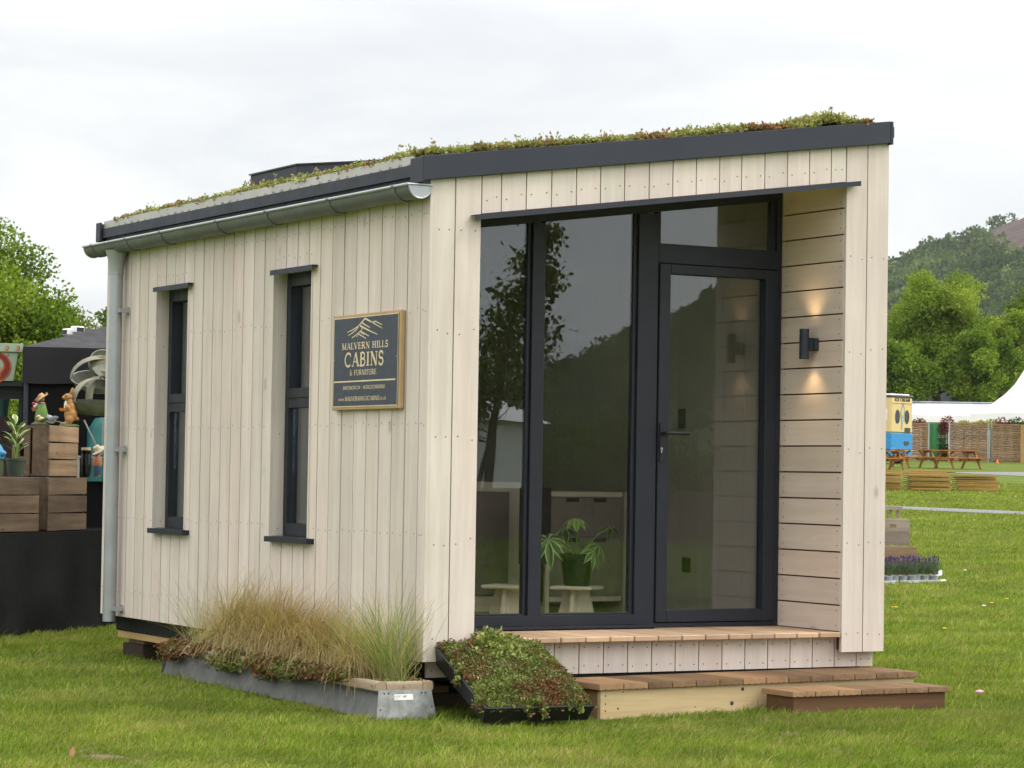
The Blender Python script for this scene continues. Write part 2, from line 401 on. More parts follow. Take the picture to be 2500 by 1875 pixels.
for y0,y1,z0,z1 in ((YF+.08,1.36,.345,2.6),(1.90,3.105,.345,2.6),(3.655,4.38,.345,2.6),(1.36,1.90,.345,WZ0-.01),(1.36,1.90,WZ1+.01,2.6),(3.105,3.655,.345,WZ0-.01),(3.105,3.655,WZ1+.01,2.6)): inner_left(y0,y1,z0,z1)
k=0; y=YF+.08
while y<4.38:
    b.box(2.70,2.75,y,min(y+.2375,4.38),.345,2.98,0,.45+.1*rt_()); y+=.239
b.slab(.12,2.70,4.38,4.44,.345,.345,2.6,2.98,0)
b.slab(.12,2.70,YF+.08,4.38,2.60,2.95,2.63,2.98,0)
b.build('inner_wall',MAT['inner'],cab)
b=MB()
for k in range(18): b.box(.12+k*.1433,.12+(k+1)*.1433-.002,YF+.07,4.38,.328,.345,0,rt_())
b.build('floor',MAT['floor_in'],cab)
b=MB(); b.box(2.692,2.6995,1.70,1.79,.62,.71); b.build('socket',MAT['black'],cab,bevel=.003)
b=MB(); b.box(2.680,2.6995,1.775,1.835,1.49,1.61); b.build('wall_switch',MAT['black'],cab,bevel=.003)
# porch deck
b=MB(); x=X0+.003; pit=.14745; x=.2875-.0
sx=[.2875]+[ .352+pit*k for k in range(16)]
sx=[s for s in sx if s<X1-.02]+[X1-.001]
for a,c in zip(sx[:-1],sx[1:]): b.box(a+.0035,c-.0035,-.002+random.uniform(-.0015,.0015),YF-.004,ZD-.028,ZD,0,rt_())
b.build('porch_deck',MAT['deck'],cab,bevel=.004)
# skirting under the deck
b=MB(); s0=.059
sk=[.059,.209]+[.209+.1478*k for k in range(1,18)]+[2.837]
for a,c in zip(sk[:-1],sk[1:]):
    if c-a<.02: continue
    b.box(a+GAP,c-GAP,.076,.096,.172,.334,0,rt_())
    for x in (a+.03,c-.03): nails(b,[(x,.0752,.305+random.uniform(-.006,.006)),(x,.0752,.208+random.uniform(-.006,.006))],(0,-1,0))
b.build('skirting_cladding',[MAT['clad_v'],MAT['nail']],cab)
b=MB(); b.box(.085,W-.085,.10,D-.07,.155,.244,0); b.build('floor_frame',MAT['base'],cab)
b=MB()
for xx in (.09,1.4,2.7): b=MB(); b.box(xx,xx+.05,.14,D-.09,.112,.153,0,rt_()); b.build('bearer',MAT['joist'],cab)
# soffit and drip
b=MB(); b.slab(X0+.001,X1-.001,.022,YF+.02,zhead(X0)+.006,zhead(X1)+.006,zhead(X0)+.02,zhead(X1)+.02,0,.4)
b.build('porch_soffit',MAT['soffit'],cab)
b=MB(); xa,xb=.226,2.622
b.slab(xa,xb,-.052,-.004,zhead(xa)-.006,zhead(xb)-.006,zhead(xa)-.001,zhead(xb)-.001)
b.slab(xa,xb,-.054,-.050,zhead(xa)-.028,zhead(xb)-.028,zhead(xa)-.002,zhead(xb)-.002)
b.slab(X0+.002,X1-.003,-.0035,.0215,zhead(X0)-.006,zhead(X1)-.006,zhead(X0)-.0005,zhead(X1)-.0005)
b.build('drip_flashing',MAT['anth2'],cab)
# glazed front ----------------------------------------------------------
FY0,FY1=YF-.002,YF+.066
def ghead(x): return 2.502+.1388*(x-.631)
scr=MB()
scr.box(X0,.352,FY0,FY1,.385,ghead(.3))                       # jamb
scr.slab(X0,X1,FY0+.001,FY1,ghead(X0)-.001,ghead(X1)-.001,zhead(X0)+.004,zhead(X1)+.004)   # head
scr.box(.938,1.014,FY0+.0015,FY1,.442,ghead(.938))
scr.box(1.608,1.736,FY0+.0015,FY1,.372,ghead(1.608)+.002)
scr.box(.352,1.608,FY0+.001,FY1,.384,.442)
scr.box(2.530,X1-.001,FY0+.001,FY1,.372,ghead(2.53)+.002)
scr.box(1.736,2.530,FY0+.0015,FY1,2.372,2.480)
scr.box(1.736,2.530,FY0+.0015,FY1,.369,.392)
for x0,x1 in ((.352,.938),(1.014,1.608)):                   # glazing beads set back
    scr.box(x0,x0+.014,FY0+.02,FY1-.01,.442,ghead(x0)); scr.box(x1-.022,x1,FY0+.02,FY1-.01,.442,ghead(x1))
    scr.box(x0+.014,x1-.022,FY0+.02,FY1-.01,.442,.452)
scr.box(1.736,1.76,FY0+.02,FY1-.01,2.48,ghead(1.74)); scr.box(2.497,2.53,FY0+.02,FY1-.01,2.48,ghead(2.5))
so=scr.build('glazed_screen',MAT['anth'],cab,bevel=.002)
for x0,x1,z0 in ((.367,.917,.452),(1.029,1.587,.452),(1.761,2.496,2.481)):
    g=MB(); g.slab(x0,x1,YF+.029,YF+.035,z0,z0,ghead(x0)-.002,ghead(x1)-.002); g.build('pane',MAT['glass'],so)
b=MB(); b.box(X0+.001,1.70,.535,.597,.3655,.372); b.box(X0+.001,1.70,.535,.541,.366,.386); b.slab(X0+.001,1.70,.541,.597,.378,.378,.3838,.3838)
b.build('sill',MAT['anth'],cab)
dr=MB(); dx0,dx1,dz0,dz1=1.741,2.525,.396,2.368
dr.box(dx0,1.811,YF-.012,YF+.058,dz0,dz1); dr.box(2.452,dx1,YF-.012,YF+.058,dz0,dz1)
dr.box(1.811,2.452,YF-.0115,YF+.058,dz0,.462); dr.box(1.811,2.452,YF-.0115,YF+.058,2.315,dz1)
do=dr.build('door',MAT['anth'],cab,bevel=.003)
g=MB(); g.box(1.812,2.451,YF+.029,YF+.035,.463,2.314); g.build('pane',MAT['glass'],do)
h=MB(); h.box(1.747,1.777,YF-.022,YF-.0125,1.275,1.489); 
h.tube([(1.764,YF-.02,1.434),(1.764,YF-.066,1.434),(1.772,YF-.072,1.434),(1.905,YF-.072,1.434)],.0095,10)
h.build('handle',MAT['black'],do,smooth=True)
h=MB(); h.tube([(1.757,YF-.021,1.348),(1.757,YF-.026,1.348)],.0075,12); h.box(1.7535,1.7605,YF-.026,YF-.0215,1.326,1.346); h.build('lock',MAT['zinc'],do)
# wall lamp
lmp=MB(); lmp.tube([(2.49,.275,1.857),(2.49,.275,1.915),(2.49,.275,1.9155)],[.0268]*3,20,cap=False)
lmp.tube([(2.49,.275,1.917),(2.49,.275,1.968)],.0268,20); lmp.tube([(2.49,.275,1.97),(2.49,.275,2.024)],.0268,20,cap=False)
lmp.tube([(2.49,.275,1.914),(2.49,.275,1.971)],.0256,20)
lmp.box(2.512,2.545,.255,.295,1.91,1.975)
lo=lmp.build('wall_lamp',MAT['anth2'],cab,smooth=True)
b=MB(); b.box(2.538,2.5625,.235,.314,1.906,1.974); b.build('back_plate',MAT['anth2'],lo,bevel=.003)
em=NT('warm_lamp_lens'); e=em.n('ShaderNodeEmission'); e.inputs[0].default_value=(1,.72,.42,1); e.inputs[1].default_value=6; em.surf(e.outputs[0])
b=MB(); b.disc((2.49,.275,1.862),.0245,(0,0,-1),18); b.build('lens',em.mat,lo); b=MB(); b.disc((2.49,.275,2.018),.0245,(0,0,1),18); b.build('lens',em.mat,lo)
for z,rx in ((1.85,0),(2.031,math.pi)):
    ld=bpy.data.lights.new('wall_lamp_beam','SPOT'); ld.energy=2.7; ld.color=(1,.68,.35); ld.spot_size=math.radians(104); ld.spot_blend=1.; ld.shadow_soft_size=.02
    lob=bpy.data.objects.new('wall_lamp_beam',ld); COL.objects.link(lob); lob.location=(2.492,.275,z); lob.rotation_euler=(rx,0,0); lob.parent=lo
# side windows ------------------------------------------------------------
for w0,w1 in WIN:
    wn=MB(); x0,x1=.086,.150; e=.042
    wn.box(x0,x1,w0,w0+e,WZ0,WZ1); wn.box(x0,x1,w1-e,w1,WZ0,WZ1); wn.box(x0+.0005,x1,w0+e,w1-e,WZ0,WZ0+.07); wn.box(x0+.0005,x1,w0+e,w1-e,WZ1-.06,WZ1)
    wn.box(x0+.0005,x1,w0+e,w1-e,1.545,1.60); wn.box(x0-.006,x1,w0+.03,w1-.03,1.60,1.655)
    wn.box(x0-.006,x1,w0+.025,w0+.062,1.655,WZ1-.03); wn.box(x0-.006,x1,w1-.062,w1-.025,1.655,WZ1-.03); wn.box(x0-.006,x1,w0+.062,w1-.062,WZ1-.075,WZ1-.03)
    wo=wn.build('window',MAT['anth'],cab,bevel=.002)
    for z0,z1 in ((.902,1.543),(1.656,WZ1-.087)):
        g=MB(); g.box(.118,.124,w0+.044,w1-.044,z0,z1); g.build('pane',MAT['glass2'],wo)
    g=MB(); g.box(-.042,.088,w0-.07+.02,w1-.03,.822,.829); g.box(-.044,-.04,w0-.085+.0,w1-.035,.799,.8285)
    g.box(-.04,.0,w0-.085,w0-.08,.80,.829); g.box(-.04,0,w1-.04,w1-.035,.80,.829)
    g.build('sill',MAT['anth'],wo)
    g=MB(); g.box(-.034,.02,w0-.075,w1-.03,2.304,2.311); g.hexa([(-.036,w0-.075,2.282),(-.032,w0-.075,2.282),(-.032,w1-.03,2.282),(-.036,w1-.03,2.282),(-.036,w0-.075,2.3105),(-.030,w0-.075,2.3115),(-.030,w1-.03,2.3115),(-.036,w1-.03,2.3105)])
    g.build('lintel',MAT['anth2'],wo)
    g=MB(); g.box(.0205,.0855,w1,w1+.018,WZ0,WZ1,0,rt_()); g.box(.0205,.0855,w0-.018,w0,WZ0,WZ1,0,rt_()); g.box(.0205,.0855,w0,w1,WZ1,WZ1+.012,0,.4)
    g.box(-.0045,.0205,w0-.014,w0+.0,.80+.03,WZ1+.0,0,.8)
    for z in (.87,1.4,1.95,2.25): g.disc((.055,w1-.0008,z),.0035,(0,-1,0),6,1)
    g.build('reveal',[MAT['clad_v'],MAT['nail']],wo)
# roof --------------------------------------------------------------------
rf=MB()
def zr(x): return 2.735+SL*(x+.065)
rf.slab(-.045,W+.02,-.02,D+.0,zr(-.045)-.06,zr(W+.02)-.06,zr(-.045),zr(W+.02))
ro=rf.build('roof',MAT['anth2'],cab)
b=MB(); fx0,fx1=-.062,2.83+.035
b.slab(fx0,fx1-.03,-.034,-.0225,2.646+SL*(fx0+.065),2.646+SL*(fx1-.03+.065),2.767+SL*(fx0+.065),2.767+SL*(fx1-.03+.065))
b.slab(fx0,fx1-.03,-.0225,.02,2.757+SL*(fx0+.065),2.757+SL*(fx1-.03+.065),2.766+SL*(fx0+.065),2.766+SL*(fx1-.03+.065))
b.slab(fx0,fx1-.03,-.0225,-.001,2.647+SL*(fx0+.065),2.647+SL*(fx1-.03+.065),2.652+SL*(fx0+.065),2.652+SL*(fx1-.03+.065))
b.box(fx0-.0015,fx0+.01,-.033,.105,2.638,2.766)              # side return at the near end
b.box(W-.012,W+.006,-.033,D+.02,3.045,3.172)             # high side
b.slab(fx0,fx1-.03,D+.0,D+.012,2.646+SL*(fx0+.065),2.646+SL*(fx1-.03+.065),2.767+SL*(fx0+.065),2.767+SL*(fx1-.03+.065))
b.box(fx0-.003,fx0+.012,D-.02,D+.055,2.655,2.778)              # end cap of the low eave
b.build('fascia',MAT['anth2'],ro,bevel=.002)
b=MB(); b.box(-.026,-.001,.10,D-.015,2.58,2.70); [b.disc((-.0268,.2+k*.225,2.665),.0055,(-1,0,0),8,1) for k in range(20)]; b.build('eave_board',[MAT['anth2'],MAT['slot']],ro)
for y_ in (1.52,3.05): b=MB(); b.box(-.0275,-.0262,y_,y_+.025,2.58,2.7); b.build('joint',MAT['anth'],ro)
b=MB(); y=.105
for L in (.97,1.45,1.45,.55):
    b.box(-.037,-.034,y+.001,min(y+L,D-.018)-.001,2.698,2.786); y+=L
    if y>D-.02: break
pat=[1,2,3,3,3,1,1]; pat=[.30,.3,.55,.55,.55,.36]
y=.115;k=0
while y<D-.03:
    hgt=.010+.045*pat[k%6]+.006*math.sin(k*.9)
    b.box(-.0376,-.0371,y,y+.0062,2.704,2.706+hgt*1.15,1); y+=.0172; k+=1
b.build('drain_strip',[MAT['strip'],MAT['slot']],ro)
b=MB()   # rooflight kerb
kx0,kx1,ky0,ky1=.9,2.3,3.56,4.29
b.hexa([(kx0,ky0,2.84),(kx1,ky0,3.0),(kx1,ky1,3.0),(kx0,ky1,2.84),(kx0,ky0,3.132),(kx1,ky0,3.132+SL*(kx1-kx0)),(kx1,ky1,3.132+SL*(kx1-kx0)),(kx0,ky1,3.132)])
kb=b.build('rooflight',MAT['anth2'],cab,bevel=.004)
b=MB(); b.hexa([(kx0-.008,ky0-.008,3.132),(kx1+.01,ky0-.008,3.132+SL*1.15),(kx1+.01,ky1+.008,3.132+SL*1.15),(kx0-.008,ky1+.008,3.132),(kx0-.008,ky0-.008,3.142),(kx1+.01,ky0-.008,3.142+SL*1.15),(kx1+.01,ky1+.008,3.142+SL*1.15),(kx0-.008,ky1+.008,3.142)])
b.build('rooflight_glass',MAT['black'],kb)
# gutter ------------------------------------------------------------------
def ring(r,th,y0,y1,cx,cz,b,m=0,n=18):
    vs=[];fs=[]
    for y in (y0,y1):
        for rr in (r,r-th):
            for i in range(n+1):
                q=math.pi+math.pi*i/n; vs.append((cx+rr*math.cos(q),y,cz+rr*math.sin(q)))
    k=n+1
    for i in range(n):
        fs.append((i,i+1,2*k+i+1,2*k+i)); fs.append((k+i+1,k+i,3*k+i,3*k+i+1))
        fs.append((i+1,i,k+i,k+i+1)); fs.append((2*k+i,2*k+i+1,3*k+i+1,3*k+i))
    fs.append((0,2*k,3*k,k)); fs.append((n,k+n,3*k+n,2*k+n))
    b.add(vs,fs,m)
gx,gz_,gr=-.062,2.622,.064
GS=lambda y:0.0
b=MB(); ring(gr,.0022,-.004,4.60,gx,gz_,b); b.tube([(gx-gr-.003,-.004,gz_+.003),(gx-gr-.003,4.60,gz_+.003)],.0085,12,1)
b.box(gx+gr-.002,gx+gr+.001,-.004,4.6,gz_,gz_+.012)
gu=b.build('gutter',[MAT['zinc_dark'],MAT['zinc']],cab,smooth=True)  # shell takes darker zinc as painted underside shade, rim the brighter one
for y,s in ((-.006,-1),(4.602,1)):
    b=MB(); n=18; vs=[(gx+(gr+.001)*math.cos(math.pi+math.pi*i/n),y,gz_+(gr+.001)*math.sin(math.pi+math.pi*i/n)) for i in range(n+1)]
    vs2=[(v[0],y+.004,v[2]) for v in vs]
    b.add(vs+vs2,[tuple(range(n+1)),tuple(range(2*n+1,n,-1))]+[(i+1,i,n+1+i,n+2+i) for i in range(n)],0)
    rim=[(gx+gr*math.cos(math.pi+math.pi*i/n),y-.001*s*-1,gz_+gr*math.sin(math.pi+math.pi*i/n)) for i in range(n+1)]
    b.tube(rim,.0045,6); b.tube([(gx-gr-.012,y,gz_+.004),(gx+gr+.006,y,gz_+.004)],.006,8)
    b.build('end_cap',MAT['zinc'],gu)
for y in (.16,.92,1.72,2.42,3.28,3.86,4.46):
    b=MB(); ring(gr+.007,.006,y-.014,y+.014,gx,gz_,b); b.tube([(gx-gr-.003,y-.013,gz_+.003),(gx-gr-.003,y+.013,gz_+.003)],.0105,10)
    b.build('bracket',MAT['zinc_dark'],gu,smooth=True)
dx,dy=-.066,4.165
b=MB(); b.tube([(dx,dy,.225),(dx,dy,2.50)],.041,22)
dp=b.build('downpipe',MAT['zinc'],cab,smooth=True)
b=MB(); b.tube([(dx,dy,2.425),(dx,dy,2.47),(dx,dy,2.52),(dx,dy,2.575)],[.045,.047,.056,.071],22,cap=False); b.tube([(dx,dy,2.424),(dx,dy,2.434)],.047,22); b.build('outlet',MAT['zinc'],dp,smooth=True)
for z in (2.19,1.31,.305):
    b=MB(); b.tube([(dx,dy,z-.012),(dx,dy,z+.012)],.0428,22); b.box(dx-.005,.0,dy-.085,dy-.04,z-.012,z+.014); b.box(-.006,-.0008,dy-.08,dy-.035,z-.026,z+.026)
    b.tube([(-.03,dy-.062,z-.0),(-.036,dy-.062,z-.0)],.008,8)
    b.build('pipe_clip',MAT['zinc'],dp)
# ------------------------------------------------------------------ sign
SO=Vector((-.030,1.035,1.517)); SU=Vector((0,-1,0)); SV=Vector((0,0,1)); SN=Vector((-1,0,0)); sw,sh=.79,.501
sg=thing('sign_board','slate blue sign with gold lettering and mountain emblem on the cabin side wall','sign',(0,0,0))
b=MB(); b.box(-.030,-.004,.245,1.035,1.517,2.018); b.build('board',MAT['frame_gold'],sg,bevel=.004)
b=MB(); b.box(-.0325,-.0295,.262,1.018,1.534,2.001)
for u,v in ((.04,.47),(.955,.47)): b.disc(Vector((-.0332,1.035-u*sw,1.517+(1-v)*sh)),.004,SN,8,1)
b.build('panel',[MAT['navy'],MAT['zinc']],sg)
b=MB(); NN=SN*.0006; O2=Vector((-.0325,1.035,1.517))
def Sg(u,v): return (u*sw,(1-v)*sh)
def st(pts,w,w1=None): b.stroke([Sg(*p) for p in pts],w,O2,SU,SV,SN,0,.5,w1,.0008)
for a_,c_ in (((.026,.036),(.974,.036)),((.974,.036),(.974,.964)),((.974,.964),(.026,.964)),((.026,.964),(.026,.036))): st([a_,c_],.0045)
def zp(x,y): return ((x-195)/890,(y-(245-(x-195)*.09))/1310)
def ms(w,w1,*pts): st([zp(*p) for p in pts],w,w1)
ms(.004,.009,(398,470),(470,435),(545,385),(590,330),(630,280)); ms(.010,.004,(630,280),(690,312),(760,355),(855,412))
ms(.004,.008,(410,515),(470,475),(520,430),(545,395)); ms(.008,.004,(720,335),(770,320),(815,345),(858,368))
ms(.009,.004,(590,335),(640,370),(700,405)); ms(.010,.004,(568,378),(650,425),(720,460),(795,495)); ms(.006,.005,(600,410),(585,440),(540,485),(460,548))
ms(.008,.004,(575,455),(640,492),(688,520)); ms(.007,.004,(550,492),(600,522),(648,552)); ms(.005,.003,(560,478),(520,535)); ms(.004,.003,(575,470),(628,500))
T_,t_,s_=.19,.075,.06
def arc(cx,cy,rx,ry,a,b_,n=12): return [(cx+rx*math.cos(math.radians(a+(b_-a)*i/n)),cy+ry*math.sin(math.radians(a+(b_-a)*i/n))) for i in range(n+1)]
def sf(x,y,l=.15): return ([(x-l,y),(x+l,y)],s_)
L_={}
L_['I']=(.42,[([(.21,0),(.21,1)],T_),sf(.21,.03),sf(.21,.97)])
L_['L']=(.68,[([(.2,0),(.2,1)],T_),sf(.2,.97),([(.05,.03),(.62,.03)],s_),([(.62,0),(.64,.25)],t_)])
L_['H']=(.88,[([(.2,0),(.2,1)],T_),([(.68,0),(.68,1)],T_),([(.2,.52),(.68,.52)],t_),sf(.2,.03),sf(.2,.97),sf(.68,.03),sf(.68,.97)])
L_['M']=(1.08,[([(.17,0),(.2,1)],t_),([(.2,1),(.53,.02)],T_),([(.53,.02),(.86,1)],t_),([(.88,0),(.86,1)],T_),sf(.17,.03,.12),sf(.9,.03),([(.05,.97),(.25,.97)],s_),([(.82,.97),(1.03,.97)],s_)])
L_['A']=(.86,[([(.12,0),(.43,1)],t_),([(.43,1),(.74,0)],T_),([(.24,.34),(.62,.34)],t_),sf(.12,.03,.12),sf(.74,.03,.13)])
L_['V']=(.84,[([(.1,1),(.42,0)],T_),([(.42,0),(.74,1)],t_),sf(.1,.97,.13),sf(.74,.97,.12)])
L_['E']=(.72,[([(.2,0),(.2,1)],T_),([(.05,.97),(.6,.97)],s_),([(.2,.52),(.5,.52)],t_),([(.05,.03),(.64,.03)],s_),([(.6,.97),(.6,.78)],t_),([(.64,.03),(.66,.24)],t_),([(.5,.42),(.5,.62)],t_)])
L_['F']=(.66,[([(.2,0),(.2,1)],T_),([(.05,.97),(.6,.97)],s_),([(.2,.52),(.5,.52)],t_),sf(.2,.03),([(.6,.97),(.6,.76)],t_),([(.5,.42),(.5,.62)],t_)])
L_['T']=(.76,[([(.38,0),(.38,1)],T_),([(.06,.97),(.7,.97)],s_),sf(.38,.03),([(.06,.97),(.05,.75)],t_),([(.7,.97),(.71,.75)],t_)])
L_['R']=(.84,[([(.2,0),(.2,1)],T_),([(.2,.97)]+arc(.42,.74,.2,.23,90,-90)+[(.2,.51)],.12),([(.4,.5),(.74,0)],T_),sf(.2,.03),([(.05,.97),(.3,.97)],s_)])
L_['B']=(.76,[([(.2,0),(.2,1)],T_),([(.2,.97)]+arc(.4,.75,.19,.22,90,-90)+[(.2,.53)],.11),([(.2,.53)]+arc(.42,.28,.22,.25,90,-90)+[(.05,.03)],.12)])
L_['N']=(.92,[([(.2,0),(.2,1)],t_),([(.2,1),(.74,.0)],T_),([(.74,0),(.74,1)],t_),sf(.2,.03,.12),sf(.74,.97,.12),([(.05,.97),(.22,.97)],s_)])
L_['S']=(.64,[(arc(.33,.74,.2,.24,25,265,14)+arc(.33,.27,.22,.25,85,-150,14),.13),([(.52,.97),(.52,.72)],t_),([(.1,.03),(.1,.28)],t_)])
L_['C']=(.86,[(arc(.46,.5,.36,.48,48,312,22),.13),([(.72,.98),(.73,.7)],t_)])
L_['O']=(.92,[(arc(.46,.5,.36,.48,0,360,24),.13)])
L_['U']=(.88,[([(.2,1),(.2,.35)]+arc(.44,.3,.24,.29,180,360,12)+[(.68,1)],.12),([(.2,1),(.2,.3)],.16),sf(.2,.97),sf(.68,.97,.12)])
L_['W']=(1.2,[([(.1,1),(.35,0)],T_),([(.35,0),(.6,.95)],t_),([(.6,.95),(.82,0)],T_),([(.82,0),(1.08,1)],t_),sf(.1,.97,.12),sf(1.08,.97,.12)])
L_['&']=(.95,[(arc(.38,.78,.16,.2,-40,240,12)+[(.72,.05)],.11),(arc(.36,.27,.26,.26,60,330,14)+[(.74,.5)],.10)])
L_['D']=(.86,[([(.2,0),(.2,1)],T_),([(.05,.97)]+arc(.36,.5,.36,.47,90,-90,14)+[(.05,.03)],.12)])
L_['.']=(.3,[([(.1,.06),(.22,.06)],.13)])
L_['-']=(.6,[([(.2,.45),(.4,.45)],.16)])
L_[' ']=(.45,[])
L_['w']=(.8,[([(.08,.62),(.25,0)],.11),([(.25,0),(.4,.6)],.07),([(.4,.6),(.57,0)],.11),([(.57,0),(.72,.62)],.07)])
L_['c']=(.52,[(arc(.27,.31,.2,.3,50,310,12),.1)])
L_['o']=(.58,[(arc(.28,.31,.21,.3,0,360,14),.1)])
L_['u']=(.6,[([(.12,.62),(.12,.25)]+arc(.28,.22,.16,.2,180,360,8)+[(.44,.62),(.44,0)],.1)])
L_['k']=(.56,[([(.12,0),(.12,1)],.11),([(.12,.25),(.45,.62)],.07),([(.22,.35),(.48,0)],.11)])
def text(s,u0,u1,v0,v1,small=None):
    tot=sum(L_[c][0] for c in s); H=(v1-v0)*sh; k=(u1-u0)*sw/tot; x=u0*sw; y0=(1-v1)*sh
    for c in s:
        w,sts=L_[c]
        for pts,wd in sts:
            b.stroke([(x+p[0]*k,y0+p[1]*H) for p in pts],wd*(H+k)*.5,O2,SU,SV,SN,0,.5,None,.0008+random.random()*.0002)
        x+=w*k
text('MALVERN HILLS',.146,.835,.300,.368); text('CABINS',.19,.775,.405,.548); text('& FURNITURE',.272,.672,.585,.640)
st([(.015+.02,.703),(.945,.703)],.0075); b.poly([Sg(.47,.703),Sg(.485,.69),Sg(.50,.703),Sg(.485,.716)],O2,SU,SV,SN,th=.0016)
text('BIRTSMORTON - WORCESTERSHIRE',.18,.80,.752,.787); text('www.MALVERNHILLSCABINS.co.uk',.11,.82,.862,.905)
b.build('lettering',MAT['gold'],sg)
# ------------------------------------------------------------------ sedum mats
SED=foliage('sedum_leaves',[(0,(.17,.05,.028)),(.18,(.23,.105,.05)),(.34,(.14,.13,.04)),(.55,(.12,.165,.038)),(.8,(.20,.25,.055)),(1,(.33,.36,.11))],.2,.45,.4)
SEDR=foliage('roof_sedum_leaves',[(0,(.24,.09,.05)),(.2,(.30,.16,.075)),(.36,(.22,.19,.065)),(.55,(.21,.235,.07)),(.8,(.30,.31,.095)),(1,(.42,.41,.16))],.25,.45,.4)
def sedum_cloud(P,h,rg,size=.016,k=9,pn=None,bias=0.,up=.8):
    """P (N,3) rosette feet, h (N,) stem height -> leaf quads and tints"""
    N=len(P); t0=np.clip(.45+ (pn if pn is not None else 0)+rg.normal(0,.13,N)+bias,0,1)
    tip=P+np.stack([rg.normal(0,.008,N),rg.normal(0,.008,N),h],1)
    Q=np.repeat(tip,k,0); Q=Q+rg.normal(0,.0055,Q.shape); Q[:,2]-=rg.uniform(0,1,len(Q))*np.repeat(h,k)*.55
    d=rg.normal(size=Q.shape); d[:,2]=np.abs(d[:,2])*up+.15
    V,Fc=leaf_quads(Q,rg.uniform(.7,1.35,len(Q))*size,d,rg,.62,.5)
    t=np.clip(np.repeat(t0,k)+rg.normal(0,.1,len(Q)),0,1)
    return V,Fc,t
def mat_from(parts,name,mat,**kw):
    n=0;Vs=[];Fs=[];Ts=[]
    for V,Fc,t in parts: Vs.append(V);Fs.append(Fc+n);Ts.append(t);n+=len(V)
    return np_obj(name,np.concatenate(Vs),np.concatenate(Fs),np.concatenate(Ts),mat,**kw)
# roof
def roof_pts(n,x0,x1,y0,y1):
    P=np.stack([rng.uniform(x0,x1,n),rng.uniform(y0,y1,n),np.zeros(n)],1); P[:,2]=2.735+SL*(P[:,0]+.065)+.02; return P
P=np.concatenate([roof_pts(5200,-.028,.28,.0,D-.2),roof_pts(5200,-.02,2.72,-.016,.4),roof_pts(3500,.2,2.6,.3,D-.2),roof_pts(1500,2.3,2.74,-.01,.3)])
pn=vnoise(P,2.2,3)*.55+vnoise(P,7,5)*.4
h=.023+.016*(vnoise(P,3,9))+.012*vnoise(P,9,1)+np.abs(rng.normal(0,.011,len(P)))
h=np.where((np.abs(P[:,0]-2.42)<.2)&(P[:,1]<.35),h+.045*np.exp(-((P[:,0]-2.44)/.10)**2),h)
h=np.where((P[:,0]>2.62),h*.6,h); h+=np.where(rng.random(len(P))<.012,rng.uniform(.02,.05,len(P)),0)
h=np.clip(h,.015,None)
o=mat_from([sedum_cloud(P,h,rng,.0185,9,pn,.1)],'sedum_mat',SEDR,kind='stuff'); lab(o,'red green stonecrop carpet growing over the sloping cabin roof','roof planting')
b=MB(); b.slab(-.03,2.74,-.019,D-.12,zr(-.03)+.001,zr(2.74)+.001,zr(-.03)+.025,zr(2.74)+.025); b.build('substrate',MAT['soil'],o)
# tray ----------------------------------------------------------------------
TA=math.radians(21.5); tray=thing('sedum_tray','black plastic tray of stonecrop leaning against the porch edge','plant tray',(.005,-.64,.004),math.radians(-5))
def T3(u,v,w): # u across, v up the slope, w out of the tray
    return (u,.035+v*math.cos(TA)-w*math.sin(TA),v*math.sin(TA)+w*math.cos(TA))
TW,TL,TH=.575,.66,.092
b=MB(); wl=.014
def tb(u0,u1,v0,v1,w0,w1,fl=0): b.hexa([T3(u0-fl*0,v0,w0),T3(u1,v0,w0),T3(u1,v1,w0),T3(u0,v1,w0),T3(u0,v0,w1),T3(u1,v0,w1),T3(u1,v1,w1),T3(u0,v1,w1)])
tb(.01,TW-.01,.01,TL-.01,0,.012)
b.hexa([T3(.01,.012,0),T3(TW-.01,.012,0),T3(TW-.02,.03,0),T3(.02,.03,0),T3(0,-.012,TH),T3(TW,-.012,TH),T3(TW-.012,.006,TH),T3(.012,.006,TH)])
b.hexa([T3(.012,TL-.03,0),T3(TW-.012,TL-.03,0),T3(TW-.012,TL-.012,0),T3(.012,TL-.012,0),T3(.012,TL-.005,TH),T3(TW-.012,TL-.005,TH),T3(TW,TL+.012,TH),T3(0,TL+.012,TH)])
b.hexa([T3(.01,.012,0),T3(.025,.012,0),T3(.025,TL-.012,0),T3(.01,TL-.012,0),T3(-.002,-.011,TH-.001),T3(.014,-.011,TH-.001),T3(.014,TL+.011,TH-.001),T3(-.002,TL+.011,TH-.001)])
b.hexa([T3(TW-.025,.012,0),T3(TW-.01,.012,0),T3(TW-.01,TL-.012,0),T3(TW-.025,TL-.012,0),T3(TW-.014,-.011,TH-.001),T3(TW+.002,-.011,TH-.001),T3(TW+.002,TL+.011,TH-.001),T3(TW-.014,TL+.011,TH-.001)])
b.build('tray',MAT['black'],tray,bevel=.005)
b=MB(); tb(.02,TW-.02,.01,TL-.02,.012,.07); b.build('substrate',MAT['soil'],tray)
n=6600; uu=rng.uniform(.02,TW-.012,n); vv=rng.uniform(.0,TL+.01,n); ed=np.minimum(np.minimum(uu-.0,TW-uu),np.minimum(vv+.02,TL+.03-vv))
Pl=np.array([T3(u,v,.068) for u,v in zip(uu,vv)]); pn=vnoise(Pl,5,2)*.6+vnoise(Pl,14,4)*.45
hh=.022+.036*np.clip(ed/.12,0,1)+.016*vnoise(Pl,9,6)+np.abs(rng.normal(0,.009,n)); hh=np.clip(hh,.012,None)
hh*=np.clip((vv+.03)/.14,.35,1.)
V1=sedum_cloud(Pl,hh,rng,.0138,9,pn-.05)
